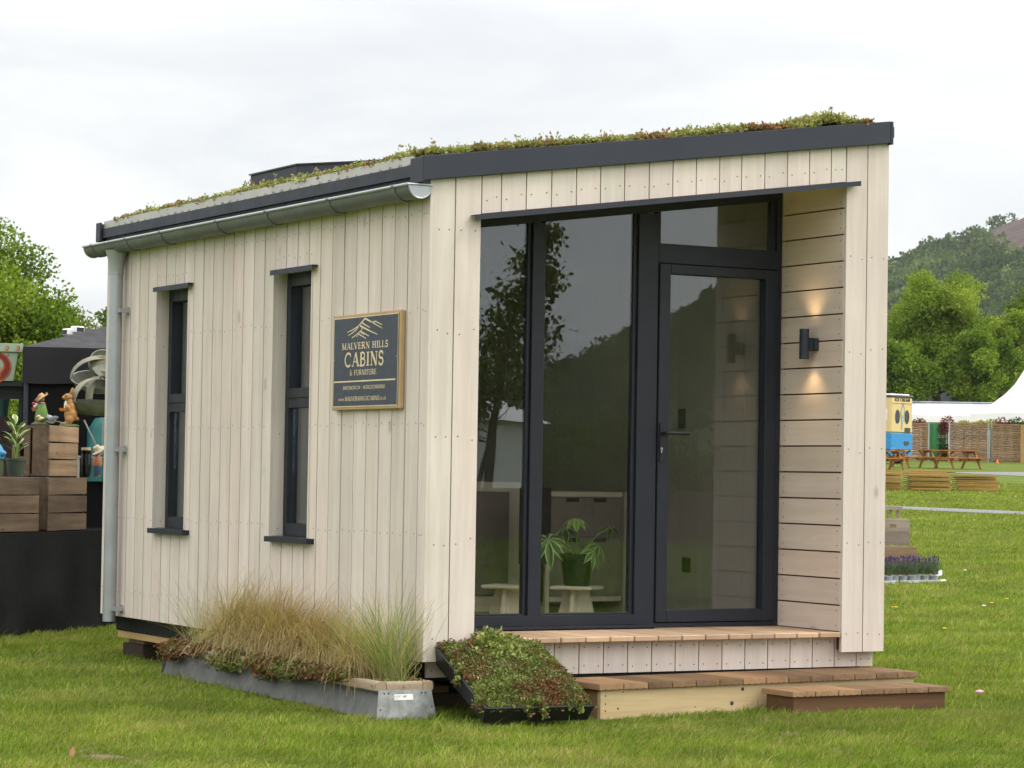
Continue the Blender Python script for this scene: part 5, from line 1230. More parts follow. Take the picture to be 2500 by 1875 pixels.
# folded deckchairs --------------------------------------------------------------------
navyc=NT('blue_white_stripe'); co=navyc.coord(); sx_=navyc.n('ShaderNodeSeparateXYZ'); navyc.set(sx_.inputs[0],co); st_f=navyc.ramp(navyc.math('FRACT',navyc.math('MULTIPLY',sx_.outputs[1],9.)),[(.0,(.72,.72,.72)),(.5,(.03,.045,.12))],'CONSTANT'); navyc.pbr(st_f,.8); 
def deckchair_mesh():
    L,Wd_=1.22,.56; r=MB()
    for y in (0,Wd_-.03): r.box(0,L,y,y+.03,0,.026,0,rt_())
    for x in (0,L-.05,.45): r.box(x,x+.04,.0305,Wd_-.0305,.003,.022,0,rt_())
    for y in (.035,Wd_-.065): r.box(.12,L-.02,y,y+.025,.0265,.046,0,rt_())
    for x in (.14,L-.08): r.box(x,x+.035,.061,Wd_-.066,.0275,.044,0,rt_())
    c=MB(); c.box(.05,L-.2,.066,Wd_-.07,.0225,.0262)
    return r,c
dc=thing('folded_deckchair','x','deckchair',(0,0,0)); r_m,c_m=deckchair_mesh(); r_m.build('frame',MAT['deckchair'],dc,bevel=.003); c_m.build('canvas',navyc.mat,dc)
piles=[(2098,71.2,YAW+.12,9,'folded wooden deckchair in the left pile beside the cabin edge'),(2214,72.,YAW+.06,8,'folded wooden deckchair in the middle pile'),(2328,72.6,YAW-.04,8,'folded wooden deckchair in the right pile')]
first=True
for px,s,rz,nn,lb in piles:
    v=gp(px,s); z=v.z+.03
    for k in range(nn):
        lc=(v.x+random.uniform(-.05,.05),v.y+random.uniform(-.06,.06),z); rr=rz+random.uniform(-.05,.05)+(math.pi if False else 0)
        if first: o=dc; o.location=lc; o.rotation_euler=(0,0,rr); o['label']=lb; first=False; o['group']=lb.replace('folded wooden deckchair in','deckchairs stacked in')
        else: o=dup(dc,lc,rr,lb,lb.replace('folded wooden deckchair in','deckchairs stacked in'))
        z+=.054
v=gp(2206,72.4); z0_=v.z+.03+8*.054
dup(dc,(v.x,v.y,z0_),YAW+.02,'topmost folded deckchair lying across the middle pile','top deckchairs'); dup(dc,(v.x+.35,v.y+.1,z0_+.051),YAW-.12,'second loose deckchair on top of the middle pile, striped canvas showing','top deckchairs')
dup(dc,(gp(2120,71.6).x,gp(2120,71.6).y,gp(2120,71.6).z+.03+9*.054),YAW+.3,'topmost deckchair of the left pile with blue striped canvas','top deckchairs')
# picnic tables ---------------------------------------------------------------------------
def picnic():
    t=thing('picnic_table','x','picnic table',(0,0,0)); L=1.9
    b=MB()
    for i in range(5): b.box(-L/2,L/2,-.36+i*.147,-.36+i*.147+.137,.715,.755,0,rt_())
    b.build('table_top',MAT['picnic'],t)
    for s in (-1,1):
        b=MB()
        for i in range(2): y=s*(.60+i*.135); b.box(-L/2,L/2,min(y,y+.125),max(y,y+.125),.425,.462,0,rt_())
        b.build('bench_seat',MAT['picnic'],t)
    for sx in (-1,1):
        for s in (-1,1):
            b=MB(); b.beam((sx*.66,s*.66,0),(sx*.66,s*.18,.713),.045,.095,(0,1,0),0,rt_()); b.build('leg',MAT['picnic'],t)
        b=MB(); b.box(sx*.66-.069,sx*.66-.0235,-.78,.78,.33,.423,0,.4); b.box(sx*.66-.069,sx*.66-.0235,-.34,.34,.64,.713,0,.4); b.beam((sx*.63,0,.36),(sx*.22,0,.70),.07,.04,(0,0,1),0,.3); b.build('cross_bar',MAT['picnic'],t)
    return t
pt=picnic(); v=gp(2338,105.6); pt.location=v; pt.rotation_euler=(0,0,YAW+.45); pt['label']='orange stained picnic table at the right end of the row'; pt['group']='picnic tables on the far lawn'
v=gp(2232,106.5); dup(pt,v,YAW+.42,'orange stained picnic table in the middle of the row before the van')
v=gp(2150,101.5); dup(pt,v,YAW+.30,'orange stained picnic table half hidden by the cabin edge')
# ice cream van ----------------------------------------------------------------------------
vs_=115.; v=gp(2174,vs_); ev=thing('ice_cream_van','cream and blue ice cream van seen from its rear corner','van',v,YAW+.80)
WV,LV_,=1.62,4.2; z0,z1,z2=.63,1.37,2.95
CR=plain('cream_paint',(.66,.51,.24),.35,0,.04,3); BL=plain('bright_blue_paint',(.03,.25,.55),.3,0,.04,3)
def vbox(b,x0,x1,y0,y1,z0,z1,m=0): b.box(x0,x1,y0,y1,z0,z1,m)
b=MB(); vbox(b,0,WV,0,LV_,z1,z2); b.build('upper_body',CR,ev,bevel=.06)
b=MB(); vbox(b,-.005,WV+.005,-.005,LV_,z0,z1+.001); b.box(.02,WV-.02,.05,LV_-.05,z0-.18,z0-.001); b.box(WV-.42,WV-.02,-.02,.2,z0-.30,z0-.06); b.box(.0,.35,-.02,.2,z0-.30,z0-.1); b.build('lower_body',BL,ev,bevel=.03)
b=MB(); b.box(-.02,WV+.02,-.03,.02,z0-.02,z0+.025); b.build('bumper',MAT['white'],ev)
b=MB(); vbox(b,-.03,WV+.03,-.03,LV_+.03,z2,z2+.075); b.build('roof',plain('dark_roof_rim',(.05,.05,.055),.5),ev,bevel=.03); b=MB(); b.box(.08,WV-.08,.1,LV_-.1,z2+.0755,z2+.15); b.box(.1,.62,1.,1.5,z2+.151,z2+.26); b.build('roof_vent',MAT['white'],ev,bevel=.04)
O=Vector((0,-.0055,0)); U_=Vector((1,0,0)); V_=Vector((0,0,1)); N_=Vector((0,-1,0))
DK=plain('dark_glass',(.03,.045,.05),.1); LN=plain('blue_grey_line',(.22,.31,.42),.5); TXB=plain('black_lettering',(.02,.018,.016),.5)
for x in (.46,1.16):
    b=MB(); pts=[(x+.155*math.cos(2*math.pi*i/24),2.09+.29*math.sin(2*math.pi*i/24)) for i in range(24)]; b.poly(pts,O,U_,V_,N_,0,.5,.006); wo=b.build('oval_window',DK,ev)
    b=MB(); b.stroke(pts+[pts[0]],.03,O,U_,V_,N_,0,.5,None,.012); b.build('rubber_seal',TXB,wo)
b=MB(); b.poly([(1.0,1.41),(1.42,1.41),(1.42,1.58),(1.39,1.61),(1.03,1.61),(1.0,1.58)],O,U_,V_,N_,0,.5,.008); b.poly([(.98,.83),(1.28,.83),(1.33,.9),(1.33,1.01),(.94,1.01),(.94,.9)],O,U_,V_,N_,0,.5,.008); b.build('hatch',DK,ev)
b=MB(); A_=lambda *p:[(.78+x*.48,1.50+z*1.18) for x,z in p]
b.stroke(A_((.0,.0),(-.10,.55),(.30,.55),(.0,.0)),.028,O,U_,V_,N_,0,.5,None,.006)
b.stroke(A_(*[(.12+.30*math.cos(math.radians(a)),.68+.20*math.sin(math.radians(a))) for a in range(-200,40,12)]),.03,O,U_,V_,N_,0,.5,None,.0065)
b.stroke(A_((.40,.72),(.42,.82),(.28,.92),(.2,1.03),(.14,.95),(.02,.88),(-.06,.78),(-.10,.66),(-.02,.52),(.15,.48),(.32,.52)),.028,O,U_,V_,N_,0,.5,None,.007); b.stroke(A_((.2,1.03),(.24,.9),(.16,.82)),.024,O,U_,V_,N_,0,.5,None,.007)
for k in range(4): b.stroke(A_((-.09+.03*k,.5-.1*k),(.25-.06*k,.42-.1*k)),.018,O,U_,V_,N_,0,.5,None,.007); b.stroke(A_((.27-.06*k,.5-.1*k),(-.06+.02*k,.40-.09*k)),.018,O,U_,V_,N_,0,.5,None,.0075)
b.build('cone_drawing',LN,ev)
b=MB(); b.poly(A_((.0,.05),(-.06,.45),(.22,.45)),O,U_,V_,N_,0,.5,.004); b.build('cone_fill',plain('pale_blue_paint',(.42,.55,.62),.5),ev)
tc=bpy.data.curves.new('lettering','FONT'); tc.body='ICE CREAM'; tc.size=.205; tc.extrude=.004; tc.align_x='CENTER'; tc.space_character=1.12; tc.offset=.004
to=bpy.data.objects.new('lettering',tc); COL.objects.link(to); bpy.context.view_layer.update()
me=bpy.data.meshes.new_from_object(to.evaluated_get(bpy.context.evaluated_depsgraph_get())); bpy.data.objects.remove(to); me.materials.clear(); me.materials.append(TXB)
lo_=bpy.data.objects.new('lettering',me); COL.objects.link(lo_); lo_.parent=ev; lo_.location=(WV/2,-.012,2.77); lo_.rotation_euler=(math.pi/2,0,0)
b=MB(); b.box(.08,WV-.08,-.03,-.0,2.69,2.71); b.build('trim',CR,ev)
b=MB(); O5=Vector((-.0055,.95,0)); U5=Vector((0,-1,0)); N5=Vector((-1,0,0)); b.poly([(.12,1.95),(.75,1.95),(.75,2.42),(.12,2.42)],O5,U5,V_,N5,0,.5,.004)
for k in range(4): b.poly([(.12+k*.16,2.4),(.20+k*.16,2.4),(.20+k*.16,2.52),(.12+k*.16,2.52)],O5,U5,V_,N5,1,.5,.006)
b.poly([(.5,2.0),(.62,2.02),(.7,2.18),(.6,2.22),(.5,2.12)],O5,U5,V_,N5,1,.5,.007); b.build('side_poster',[MAT['white'],plain('cherry_red',(.42,.02,.06),.5)],ev)
for y in (.75,3.3):
    for x in (.08,WV-.08):
        b=MB(); sg2=1 if x<.5 else -1; b.tube([(x-.02*sg2,y,.31),(x+.18*sg2,y,.31)],.31,22); w_=b.build('wheel',MAT['black'],ev,smooth=True); b=MB(); b.tube([(x-.028*sg2,y,.31),(x-.0,y,.31)],.17,16); b.build('rim',MAT['zinc'],w_)
# wattle fence --------------------------------------------------------------------------------
n=NT('woven_willow'); ti=n.attr(); co=n.coord(); c=n.mix(n.noise(co,6,4),(.19,.115,.065),(.36,.245,.15)); c=n.mix(1.,c,n.ramp(ti,[(0,.7),(1,1.25)]),'MULTIPLY'); n.pbr(c,.85,0,.2); WM=n.mat
def wattle(label,pxa,pxb,s0,s1,top=1.80):
    a=gp(pxa,s0,1127); c=gp(pxb,s1,1127); d=c-a; L=math.hypot(d.x,d.y); rz=math.atan2(d.y,d.x)
    t=thing('wattle_panel',label,'fence panel',a,rz,'woven hurdle panels of the far fence')
    b=MB(); rows=32; h=(top-.05)/rows; nseg=max(14,int(L/.065)); nu=max(2,round(L/.45))
    for r in range(rows):
        ph=math.pi*(r%2); tn=rt_(); vs=[];fs=[]
        for i in range(nseg+1):
            u=i/nseg; y=.020*math.sin(u*nu*math.pi+ph)+random.uniform(-.003,.003); z=.03+r*h+random.uniform(-.006,.006)
            vs+= [(u*L,y-.012,z),(u*L,y-.017,z+h*.5),(u*L,y-.012,z+h*.93),(u*L,y+.012,z+h*.93),(u*L,y+.012,z)]
        for i in range(nseg):
            for k in range(5): q=i*5; fs.append((q+k,q+(k+1)%5,q+5+(k+1)%5,q+5+k))
        b.add(vs,fs,0,tn)
    b.build('weave',WM,t)
    b=MB()
    for k in range(nu+1): x=min(max(k/nu*L,.02),L-.02); b.tube([(x,0,-.05),(x,0,top+.01)],.017,6)
    b.box(0,L,-.02,.02,top-.03,top+.015); b.build('stake',WM,t)
    return t
wattle('woven fence panel partly hidden behind the ice cream van',2205,2264,123.2,123.5)
wattle('woven fence panel right of the green door',2319,2410,123.5,123.0)
wattle('woven fence panel at the far right beside the plain board',2422,2489,123.0,122.6)
for px,lb in ((2266.5,'grey metal post left of the green door'),(2317,'grey metal post right of the green door'),(2413,'grey metal post beside the narrow gap, left one'),(2420,'grey metal post beside the narrow gap, right one')):
    v=gp(px,123.2,1127); t=thing('fence_post',lb,'post',v,YAW); b=MB(); b.box(-.03,.03,-.03,.03,-.05,1.84); b.build('post',MAT['zinc'],t); b=MB(); b.box(-.045,.045,-.035,.035,1.842,1.86); b.build('cap',MAT['zinc'],t)
v=gp(2491,122.4,1127); t=thing('board_panel','plain tan board panel at the right frame edge','fence panel',v,YAW+.02); b=MB()
for k in range(9): b.box(k*.2,k*.2+.194,0,.03,.0,1.82,0,rt_())
b.build('boards',plain('tan_board',(.34,.21,.08),.7,0,.12,4),t); b=MB(); b.box(0,1.8,.031,.07,.3,.4); b.box(0,1.8,.031,.07,1.4,1.5); b.build('rail',MAT['joist'],t)
v=gp(2428,121.5,1127); t=thing('orange_cone','small orange cone on the grass before the woven fence','cone',gp(2435,121.,1127),0); b=MB(); b.lathe([(.09,0),(.09,.02),(.0,.02)],(0,0,0),14); b.lathe([(.07,.02),(.02,.2),(0,.2)],(0,0,0),14); b.build('body',plain('orange_plastic',(.75,.16,.05),.4),t,smooth=True)
# green kiosk with shelves
v=gp(2263,124.4,1127); t=thing('green_kiosk','bright green boarded kiosk with plant shelves in the fence gap','kiosk',v,YAW); GK=plain('green_painted_boards',(.035,.17,.055),.5,0,.2,5)
b=MB()
for k in range(5): b.box(.0+k*.14,k*.14+.134,.8,.83,0,1.83,0,rt_())
b.box(0,1.15,1.5,1.53,0,1.83); b.box(.7,.73,.83,1.5,0,1.83); b.build('boards',GK,t)
b=MB(); b.box(.62,1.12,.72,1.3,1.08,1.11); b.box(.62,1.12,.72,1.3,.80,.82); b.box(.63,.66,.9,.93,0,1.08); b.box(1.07,1.1,.9,.93,0,1.08); b.build('shelf',MAT['anth'],t)
b=MB()
for k in range(3): b.lathe([(0,1.111),(.05,1.111),(.065,1.26),(0,1.26)],(.72+k*.15,.85,0),10)
b.build('shelf_pot',plain('tan_pots',(.3,.2,.12),.6),t,smooth=True)
def leafball(name,parent,c,r,n,size,mat,lo=0,hi=1):
    q=rng.normal(size=(n,3)); q/=np.linalg.norm(q,axis=1)[:,None]; q*=(rng.random(n)**.4)[:,None]; Q=np.array(c)+q*np.array(r)
    V,Fc=leaf_quads(Q,rng.uniform(.6,1.3,n)*size,q+rng.normal(0,.6,(n,3)),rng,.7,.4); return np_obj(name,V,Fc,rng.uniform(lo,hi,n),mat,parent=parent)
GF=foliage('kiosk_plant',[(0,(.015,.03,.012)),(.6,(.04,.07,.02)),(1,(.09,.13,.04))]); RF=foliage('red_shrub',[(0,(.07,.015,.015)),(.6,(.17,.04,.035)),(1,(.27,.10,.07))]); YF_=foliage('yellow_shrub',[(0,(.20,.18,.04)),(1,(.45,.42,.12))])
leafball('plant',t,(.95,.6,.42),(.3,.25,.42),900,.08,GF); leafball('plant',t,(.9,.75,1.6),(.25,.2,.3),500,.08,RF)
for px,m,w,h,lb in ((2243,RF,.35,.25,'dark red shrub showing above the fence beside the van'),(2312,RF,.35,.35,'red leaved shrub above the green kiosk'),(2352,YF_,.45,.18,'yellow shrub tops above the middle fence panel'),(2390,YF_,.35,.2,'pale yellow green shrub tops above the fence gap'),(2418,YF_,.3,.25,'tan and yellow shrub above the narrow fence gap'),(2443,RF,.5,.32,'red maple tops above the right fence panel'),(2480,GF,.5,.34,'dark green shrub top at the right end of the fence')):
    v=gp(px,125.3,1127); t=thing('shrub',lb,'shrub',v,0); leafball('foliage',t,(0,0,1.70+h*.3),(w,.3,h),420,.09,m); b=MB(); b.tube([(0,0,0),(.02,0,1.6)],.03,6); b.build('stem',MAT['sleeper'],t)
# tents and halls ---------------------------------------------------------------------------------
s0=136.; a=gp(2190,s0); t=thing('long_marquee','long low white marquee behind the woven fence','marquee',(a.x,a.y,a.z),YAW)
Lm=8.6; ev_z=at(2300,1013,s0).z-a.z; rd_z=at(2300,986,s0+4).z-a.z
b=MB(); n=18; vs=[];fs=[]
for i in range(n+1):
    x=Lm*i/n
    for j in range(9): 
        u=j/8; z=(ev_z+(rd_z-ev_z)*math.sin(u*math.pi/2 if u<=1 else 1)) ; vs.append((x,u*4.,ev_z+(rd_z-ev_z)*u-.05*math.sin(math.pi*u)-.03*abs(math.sin(x*1.4))*(1-u)))
for i in range(n):
    for j in range(8): k=i*9+j; fs.append((k,k+9,k+10,k+1))
b.add(vs,fs); b.add([(0,4,rd_z),(Lm,4,rd_z),(Lm,8,ev_z),(0,8,ev_z)],[(0,1,2,3)]); b.build('roof',MAT['pvc'],t,smooth=True)
b=MB(); n=40
vs=[];fs=[]
for i in range(n+1):
    x=Lm*i/n; vs+= [(x,-.005-.02*abs(math.sin(x*1.4)),ev_z-.005),(x,-.03-.01*math.sin(x*5),ev_z-.38)]
for i in range(n): fs.append((2*i,2*i+1,2*i+3,2*i+2))
b.add(vs,fs); b.build('valance',MAT['pvc'],t,smooth=True)
b=MB(); b.box(0,Lm,.1,.15,0,ev_z-.02); b.build('wall',MAT['pvc'],t); 
b=MB(); zt=at(2300,984,s0+4).z-a.z+.0
b.tube([(1.,4.1,rd_z+.10),(Lm-1.5,4.1,rd_z+.10)],.03,6); b.tube([(1.,4.1,rd_z+.02),(Lm-1.5,4.1,rd_z+.02)],.025,6)
for k in range(7): b.tube([(1.2+k,4.1,rd_z-.1),(1.2+k,4.1,rd_z+.1)],.025,6)
b.build('ridge_pole',MAT['zinc'],t)
s1=131.; k_=s1/F; c0_=gp(2652,s1); g0=c0_.z
def zz(py): return at(2500,py,s1).z-g0
t=thing('peaked_tent','tall white tensile tent with swept peak at the right edge','tent',(c0_.x,c0_.y,g0),YAW)
prof=[(.04,zz(640)),(.25,zz(660)),((2652-2585)*k_,zz(760)),((2652-2535)*k_,zz(845)),((2652-2500)*k_,zz(903)),((2652-2478)*k_,zz(938)),((2652-2455)*k_,zz(962)),((2652-2425)*k_,zz(985)),((2652-2395)*k_,zz(1000)),((2652-2370)*k_,zz(1012)),((2652-2368)*k_,zz(1035))]
b=MB(); b.lathe(prof,(0,0,0),48); b.build('canopy',MAT['pvc'],t,smooth=True); b=MB(); b.tube([(0,0,0),(0,0,zz(630))],.06,8); b.build('mast',MAT['zinc'],t)
b=MB()
for q in range(12): a_=q*math.pi/6; b.tube([(prof[-1][0]*.99*math.cos(a_),prof[-1][0]*.99*math.sin(a_),0),(prof[-1][0]*.99*math.cos(a_),prof[-1][0]*.99*math.sin(a_),prof[-1][1])],.04,6)
b.build('pole',MAT['zinc'],t)
sH=172.; a=gp(2050,sH); t=thing('exhibition_hall','large dark slate grey hall with pale ribbed roof behind the trees','hall',(a.x,a.y,a.z),YAW)
b=MB(); h1=at(2300,918,sH).z-a.z; b.box(0,30,0,14,0,h1); b.build('wall',plain('slate_cladding',(.055,.06,.075),.6,0,.15,2),t)
b=MB(); h2=at(2300,832,sH+7).z-a.z
for i in range(100): b.hexa([(i*.3,-.3,h1+.02),(i*.3+.2,-.3,h1+.02),(i*.3+.2,7,h2),(i*.3,7,h2),(i*.3,-.3,h1+.10),(i*.3+.2,-.3,h1+.10),(i*.3+.2,7,h2+.08),(i*.3,7,h2+.08)],0,.5)
b.add([(0,-.3,h1+.03),(30,-.3,h1+.03),(30,7,h2+.02),(0,7,h2+.02)],[(0,1,2,3)],1); b.add([(0,7,h2+.02),(30,7,h2+.02),(30,14,h1),(0,14,h1)],[(0,1,2,3)],1); b.build('roof',[plain('pale_roof_rib',(.62,.60,.58),.6),plain('roof_sheet',(.36,.34,.33),.6)],t)
# ------------------------------------------------------------------ trees
FOL={}
FOL['spring']=foliage('spring_leaves',[(0,(.045,.082,.012)),(.35,(.118,.19,.020)),(.7,(.205,.29,.034)),(1,(.33,.40,.065))],.4,.5)
FOL['dark']=foliage('dark_leaves',[(0,(.022,.045,.008)),(.4,(.055,.10,.013)),(.8,(.10,.165,.022)),(1,(.17,.23,.04))],.35,.5)
FOL['mid']=foliage('mid_leaves',[(0,(.035,.068,.010)),(.4,(.10,.17,.016)),(.8,(.185,.275,.028)),(1,(.29,.37,.055))],.38,.5)
FOL['pale']=foliage('pale_new_leaves',[(0,(.07,.09,.02)),(.5,(.15,.19,.035)),(1,(.26,.28,.08))],.45,.5)
BARK=plain('tree_bark',(.055,.045,.035),.9,0,.3,10,bump=.5,bscale=30)
def tree(label,base,H,rx,ry,zc,rz,nl,ls,mat,K=40,lr=.32,seed=1,trunk=.22,gap=.25,lean=(0,0),name='leafy_tree',cat='tree',group=None,zmin=.0):
    rg=np.random.default_rng(seed); t=thing(name,label,cat,base,0,group)
    cen=[]
    while len(cen)<K:
        q=rg.normal(size=3); q/=np.linalg.norm(q); r=rg.uniform(.35,.88); c=np.array([q[0]*rx*r,q[1]*ry*r,zc+q[2]*rz*r])
        if c[2]>zmin: cen.append(c)
    cen=np.array(cen)+np.array([lean[0],lean[1],0])*((np.array(cen)[:,2:3]-zc)/rz)
    rad=rg.uniform(.6,1.2,K)*lr*min(rx,rz); per=(rad**2/np.sum(rad**2)*nl).astype(int)
    Q=[];D_=[];Tt=[]
    for c,r,m in zip(cen,rad,per):
        q=rg.normal(size=(m,3)); q/=np.linalg.norm(q,axis=1)[:,None]
        u=rg.random(m)**.45; nb=np.array([mnoise.noise(Vector((float(a*2.3+c[0]),float(b_*2.3+c[1]),float(d_*2.3+c[2])))) for a,b_,d_ in q])
        rr=r*u*(1+.55*nb); kp=rg.random(m)>gap*(nb<-.12)
        p=c+q*rr[:,None]*np.array([1,1,.82]); Q.append(p[kp]); D_.append((q*.6+rg.normal(0,.7,(m,3))+np.array([0,0,-.15]))[kp]); Tt.append(np.clip(rg.normal(.5,.16,kp.sum())+rg.normal(0,.2),0,1))
    Q=np.concatenate(Q);D_=np.concatenate(D_);Tt=np.concatenate(Tt)
    # stray twig ends
    V,Fc=leaf_quads(Q,rg.uniform(.6,1.35,len(Q))*ls,D_,rg,.7,.5)
    np_obj('crown',V,Fc,Tt,mat,parent=t)
    b=MB(); zt=zc+rz*.55
    b.tube([(0,0,-.2),(.03*trunk,0,.8),(lean[0]*.2+.1*trunk,lean[1]*.2,zc*.55),(lean[0]*.4,lean[1]*.4,zc),(lean[0]*.6,lean[1]*.6,zt)],[trunk*1.35,trunk,trunk*.8,trunk*.5,trunk*.15],10)
    idx=rg.permutation(K)[:min(K,26)]
    for i in idx:
        c=Vector(cen[i]); z0=max(zc-rz*.95,min(c.z-.35*math.hypot(c.x,c.y)-.2,zt)); z0=max(z0,.8); f=min(1,z0/zt)
        a=Vector((lean[0]*.5*f,lean[1]*.5*f,z0)); m=a.lerp(c,.5)+Vector((0,0,-.08*(c-a).length))
        b.tube([a,m,c,c+(c-a).normalized()*rad[i]*.5],[trunk*.32*(1-f*.5),trunk*.2*(1-f*.4),trunk*.1,trunk*.03],6)
    b.build('trunk',BARK,t,smooth=True)
    return t
# left side
def tp_(px,s): return gp(px,s,1150)
tree('big fresh green tree at the left edge behind the stall',tp_(-45,52),5.2,2.0,1.9,3.3,2.2,80000,.082,FOL['spring'],60,.34,3,.16)
tree('second fresh green tree, lower, right of the big one behind the gazebo',tp_(95,55),4.2,1.05,1.1,2.7,1.75,38000,.085,FOL['spring'],34,.42,5,.12)
tree('sparse pale tree showing twigs between the two green trees',tp_(172,62),4.6,.75,.8,3.15,1.55,3600,.09,FOL['pale'],34,.36,8,.10,.6)
tree('dark dense tree close to the cabin gutter at the left',tp_(262,66),5.0,1.0,1.0,3.0,2.0,15000,.11,FOL['mid'],36,.4,9,.14)
tree('low yellow green bush tree in front of the dark tree',tp_(222,58),3.6,.6,.7,2.7,.85,6000,.095,FOL['spring'],20,.42,19,.08)
b_=tp_(20,44); t=thing('hedge','dark green hedge between the stall and the trees','hedge',b_,YAW)
nn=9000; Q=np.stack([rng.uniform(-2.0,2.4,nn),rng.uniform(-.4,.4,nn),rng.uniform(0,2.15,nn)],1); Q[:,2]+=.15*np.sin(Q[:,0]*3); d=rng.normal(size=(nn,3)); V,Fc=leaf_quads(Q,rng.uniform(.06,.12,nn),d,rng,.7,.4); np_obj('foliage',V,Fc,np.clip(rng.normal(.55,.25,nn),0,1),FOL['spring'],parent=t)
b=MB()
for k in range(8): b.tube([(-1.9+k*.55,0,-.05),(-1.9+k*.55,.05,1.6)],.03,6)
b.build('stem',BARK,t)
# right side
tree('broad fresh green tree standing behind the ice cream van',gp(2283,146),11.,3.6,3.2,6.9,3.95,80000,.145,FOL['spring'],95,.25,21,.3)
tree('lower spreading tree in front of the broad tree, beside the peaked tent',gp(2392,142),7.5,2.7,2.3,4.9,2.3,36000,.145,FOL['mid'],60,.28,24,.2)
tree('fresh green side crown overlapping the broad tree on the right',gp(2440,149),8.,1.75,1.8,6.3,2.3,24000,.15,FOL['spring'],46,.31,25,.2)
tree('dark green low tree beside the cabin edge behind the van',gp(2190,141),6.5,2.2,2.,4.6,1.9,20000,.17,FOL['mid'],36,.38,26,.2)
tree('tall green tree at the right frame edge behind the peaked tent',gp(2530,156),10.5,2.35,2.3,7.4,3.4,36000,.16,FOL['spring'],60,.30,27,.26)
# ------------------------------------------------------------------ hills
from bisect import bisect
def interp(x,pts):
    xs_=[p[0] for p in pts]; i=min(max(bisect(xs_,x)-1,0),len(pts)-2); (x0,y0),(x1,y1)=pts[i],pts[i+1]; t=min(1,max(0,(x-x0)/(x1-x0))); return y0+(y1-y0)*(t*t*(3-2*t))
FORM=[foliage('far_wood_%d'%i,st,.25,.7,.1) for i,st in enumerate(([(0,(.016,.034,.012)),(.5,(.06,.105,.030)),(1,(.165,.215,.07))],))]
def hill(name,label,O,sgn,px0,px1,Hpts,r0,r1,quarry,ncrown,seed,crown_px):
    rg=np.random.default_rng(seed); na,nr=150,50; 
    az=np.array([-YAW+(p-1250)/F for p in np.linspace(px0,px1,na)]); rr=np.concatenate([np.linspace(r0,r1,nr-8),np.linspace(r1*1.02,r1*1.35,8)])
    def hgt(px,r):
        H=interp(px,Hpts); t=(r-r0)/(r1-r0)
        if t<=1: f=t*t*(3-2*t)*.35+.65*t
        else: f=1-.35*(t-1)
        a=-YAW+(px-1250)/F
        nz=mnoise.noise(Vector((a*40,r*.006,seed)))*.05+mnoise.noise(Vector((a*110,r*.02,seed+3)))*.018
        return 3.+H*(f+nz*min(1,max(t,0)*1.5)*(0.4 if t>.93 else 1))
    def pos(px,r,dz=0): a=-YAW+(px-1250)/F; return (O.x+r*math.sin(a),O.y+sgn*r*math.cos(a),hgt(px,r)+dz)
    V=[];pxs=np.linspace(px0,px1,na)
    for p in pxs:
        for r in rr: V.append(pos(p,r))
    F_=[];mi=[]
    for i in range(na-1):
        for j in range(nr-1):
            k=i*nr+j; F_.append((k,k+nr,k+nr+1,k+1) if sgn>0 else (k,k+1,k+nr+1,k+nr))
    n=NT(name+'_turf'); co=n.coord(); f=n.noise(co,.02,6,.65); c=n.mix(n.ramp(f,[(.35,0.),(.65,1.)]),(.028,.045,.014),(.08,.095,.03)); n.pbr(c,.95,0,.1); hm=n.mat
    n=NT(name+'_rock'); co=n.coord(); f=n.noise(co,.06,6,.7); c=n.mix(n.ramp(f,[(.3,0.),(.7,1.)]),(.05,.036,.036),(.125,.09,.085)); n.pbr(c,.95,0,.1,n.bump(f,1.,6.)); rm=n.mat
    b=MB(); 
    for i in range(na-1):
        for j in range(nr-1):
            p=pxs[i]; r=rr[j]; q=0
            if quarry and quarry(p,(r-r0)/(r1-r0)): q=1
            F__=F_[i*(nr-1)+j]; b.f.append(list(F__)); b.m.append(q); b.t.append(.5)
    b.v=[tuple(v) for v in V]
    o=b.build(name,[hm,rm],smooth=True); o['kind']='structure'
    # wood
    Vs=[];Fs=[];Ts=[];nvt=0;c=0
    while c<ncrown:
        p=rg.uniform(*crown_px); t=rg.uniform(.12,1.05); r=r0+(r1-r0)*t
        if quarry and quarry(p,t) and rg.random()>.03: continue
        if t>.93 and rg.random()<(.3 if not quarry else (.93 if p>2418 else .2)): continue
        c+=1; cr=rg.uniform(1.8,4.2)*(1.3 if rg.random()<.15 else 1); q=np.array(pos(p,r)); m=130 if crown_px[1]-crown_px[0]<900 else 70
        d=rg.normal(size=(m,3)); d/=np.linalg.norm(d,axis=1)[:,None]; d[:,2]=np.abs(d[:,2])*1.1-.25
        P=q+d*cr*np.array([1,1,1.15])*(.8+.25*rg.random((m,1)))+np.array([0,0,cr*.75])
        v_,f_=leaf_quads(P,rg.uniform(.8,1.7,m)*cr*.28,d*.4+rg.normal(0,.8,(m,3)),rg,.9,.5)
        tn=np.clip(rg.normal(.42,.24)+rg.normal(0,.1,m)+.25*mnoise.noise(Vector((p*.01,t*6,seed+5))),0,1)
        Vs.append(v_);Fs.append(f_+nvt);Ts.append(tn);nvt+=len(v_)
    o=np_obj('wood',np.concatenate(Vs),np.concatenate(Fs),np.concatenate(Ts),FORM[0],kind='stuff'); lab(o,label,'wood')
R1=1400.
for i,(x,y,h,sd_) in enumerate(((-18.5,44,6.6,71),(-15.,47.5,5.6,72),(-22.5,41.,6.0,73),(-26.5,38.,5.4,74),(-11.,50,5.2,75))):
    tree('leafy tree of the row left of the showground, reflected in the side windows',(x,y,0),h,2.1,2.,h*.55,h*.46,9000,.19,FOL['spring'],26,.42,sd_,.16,name='leafy_tree',group='row of trees left of the showground')
def Hh(px,py): return (at(px,py,R1).z-3.)-9.
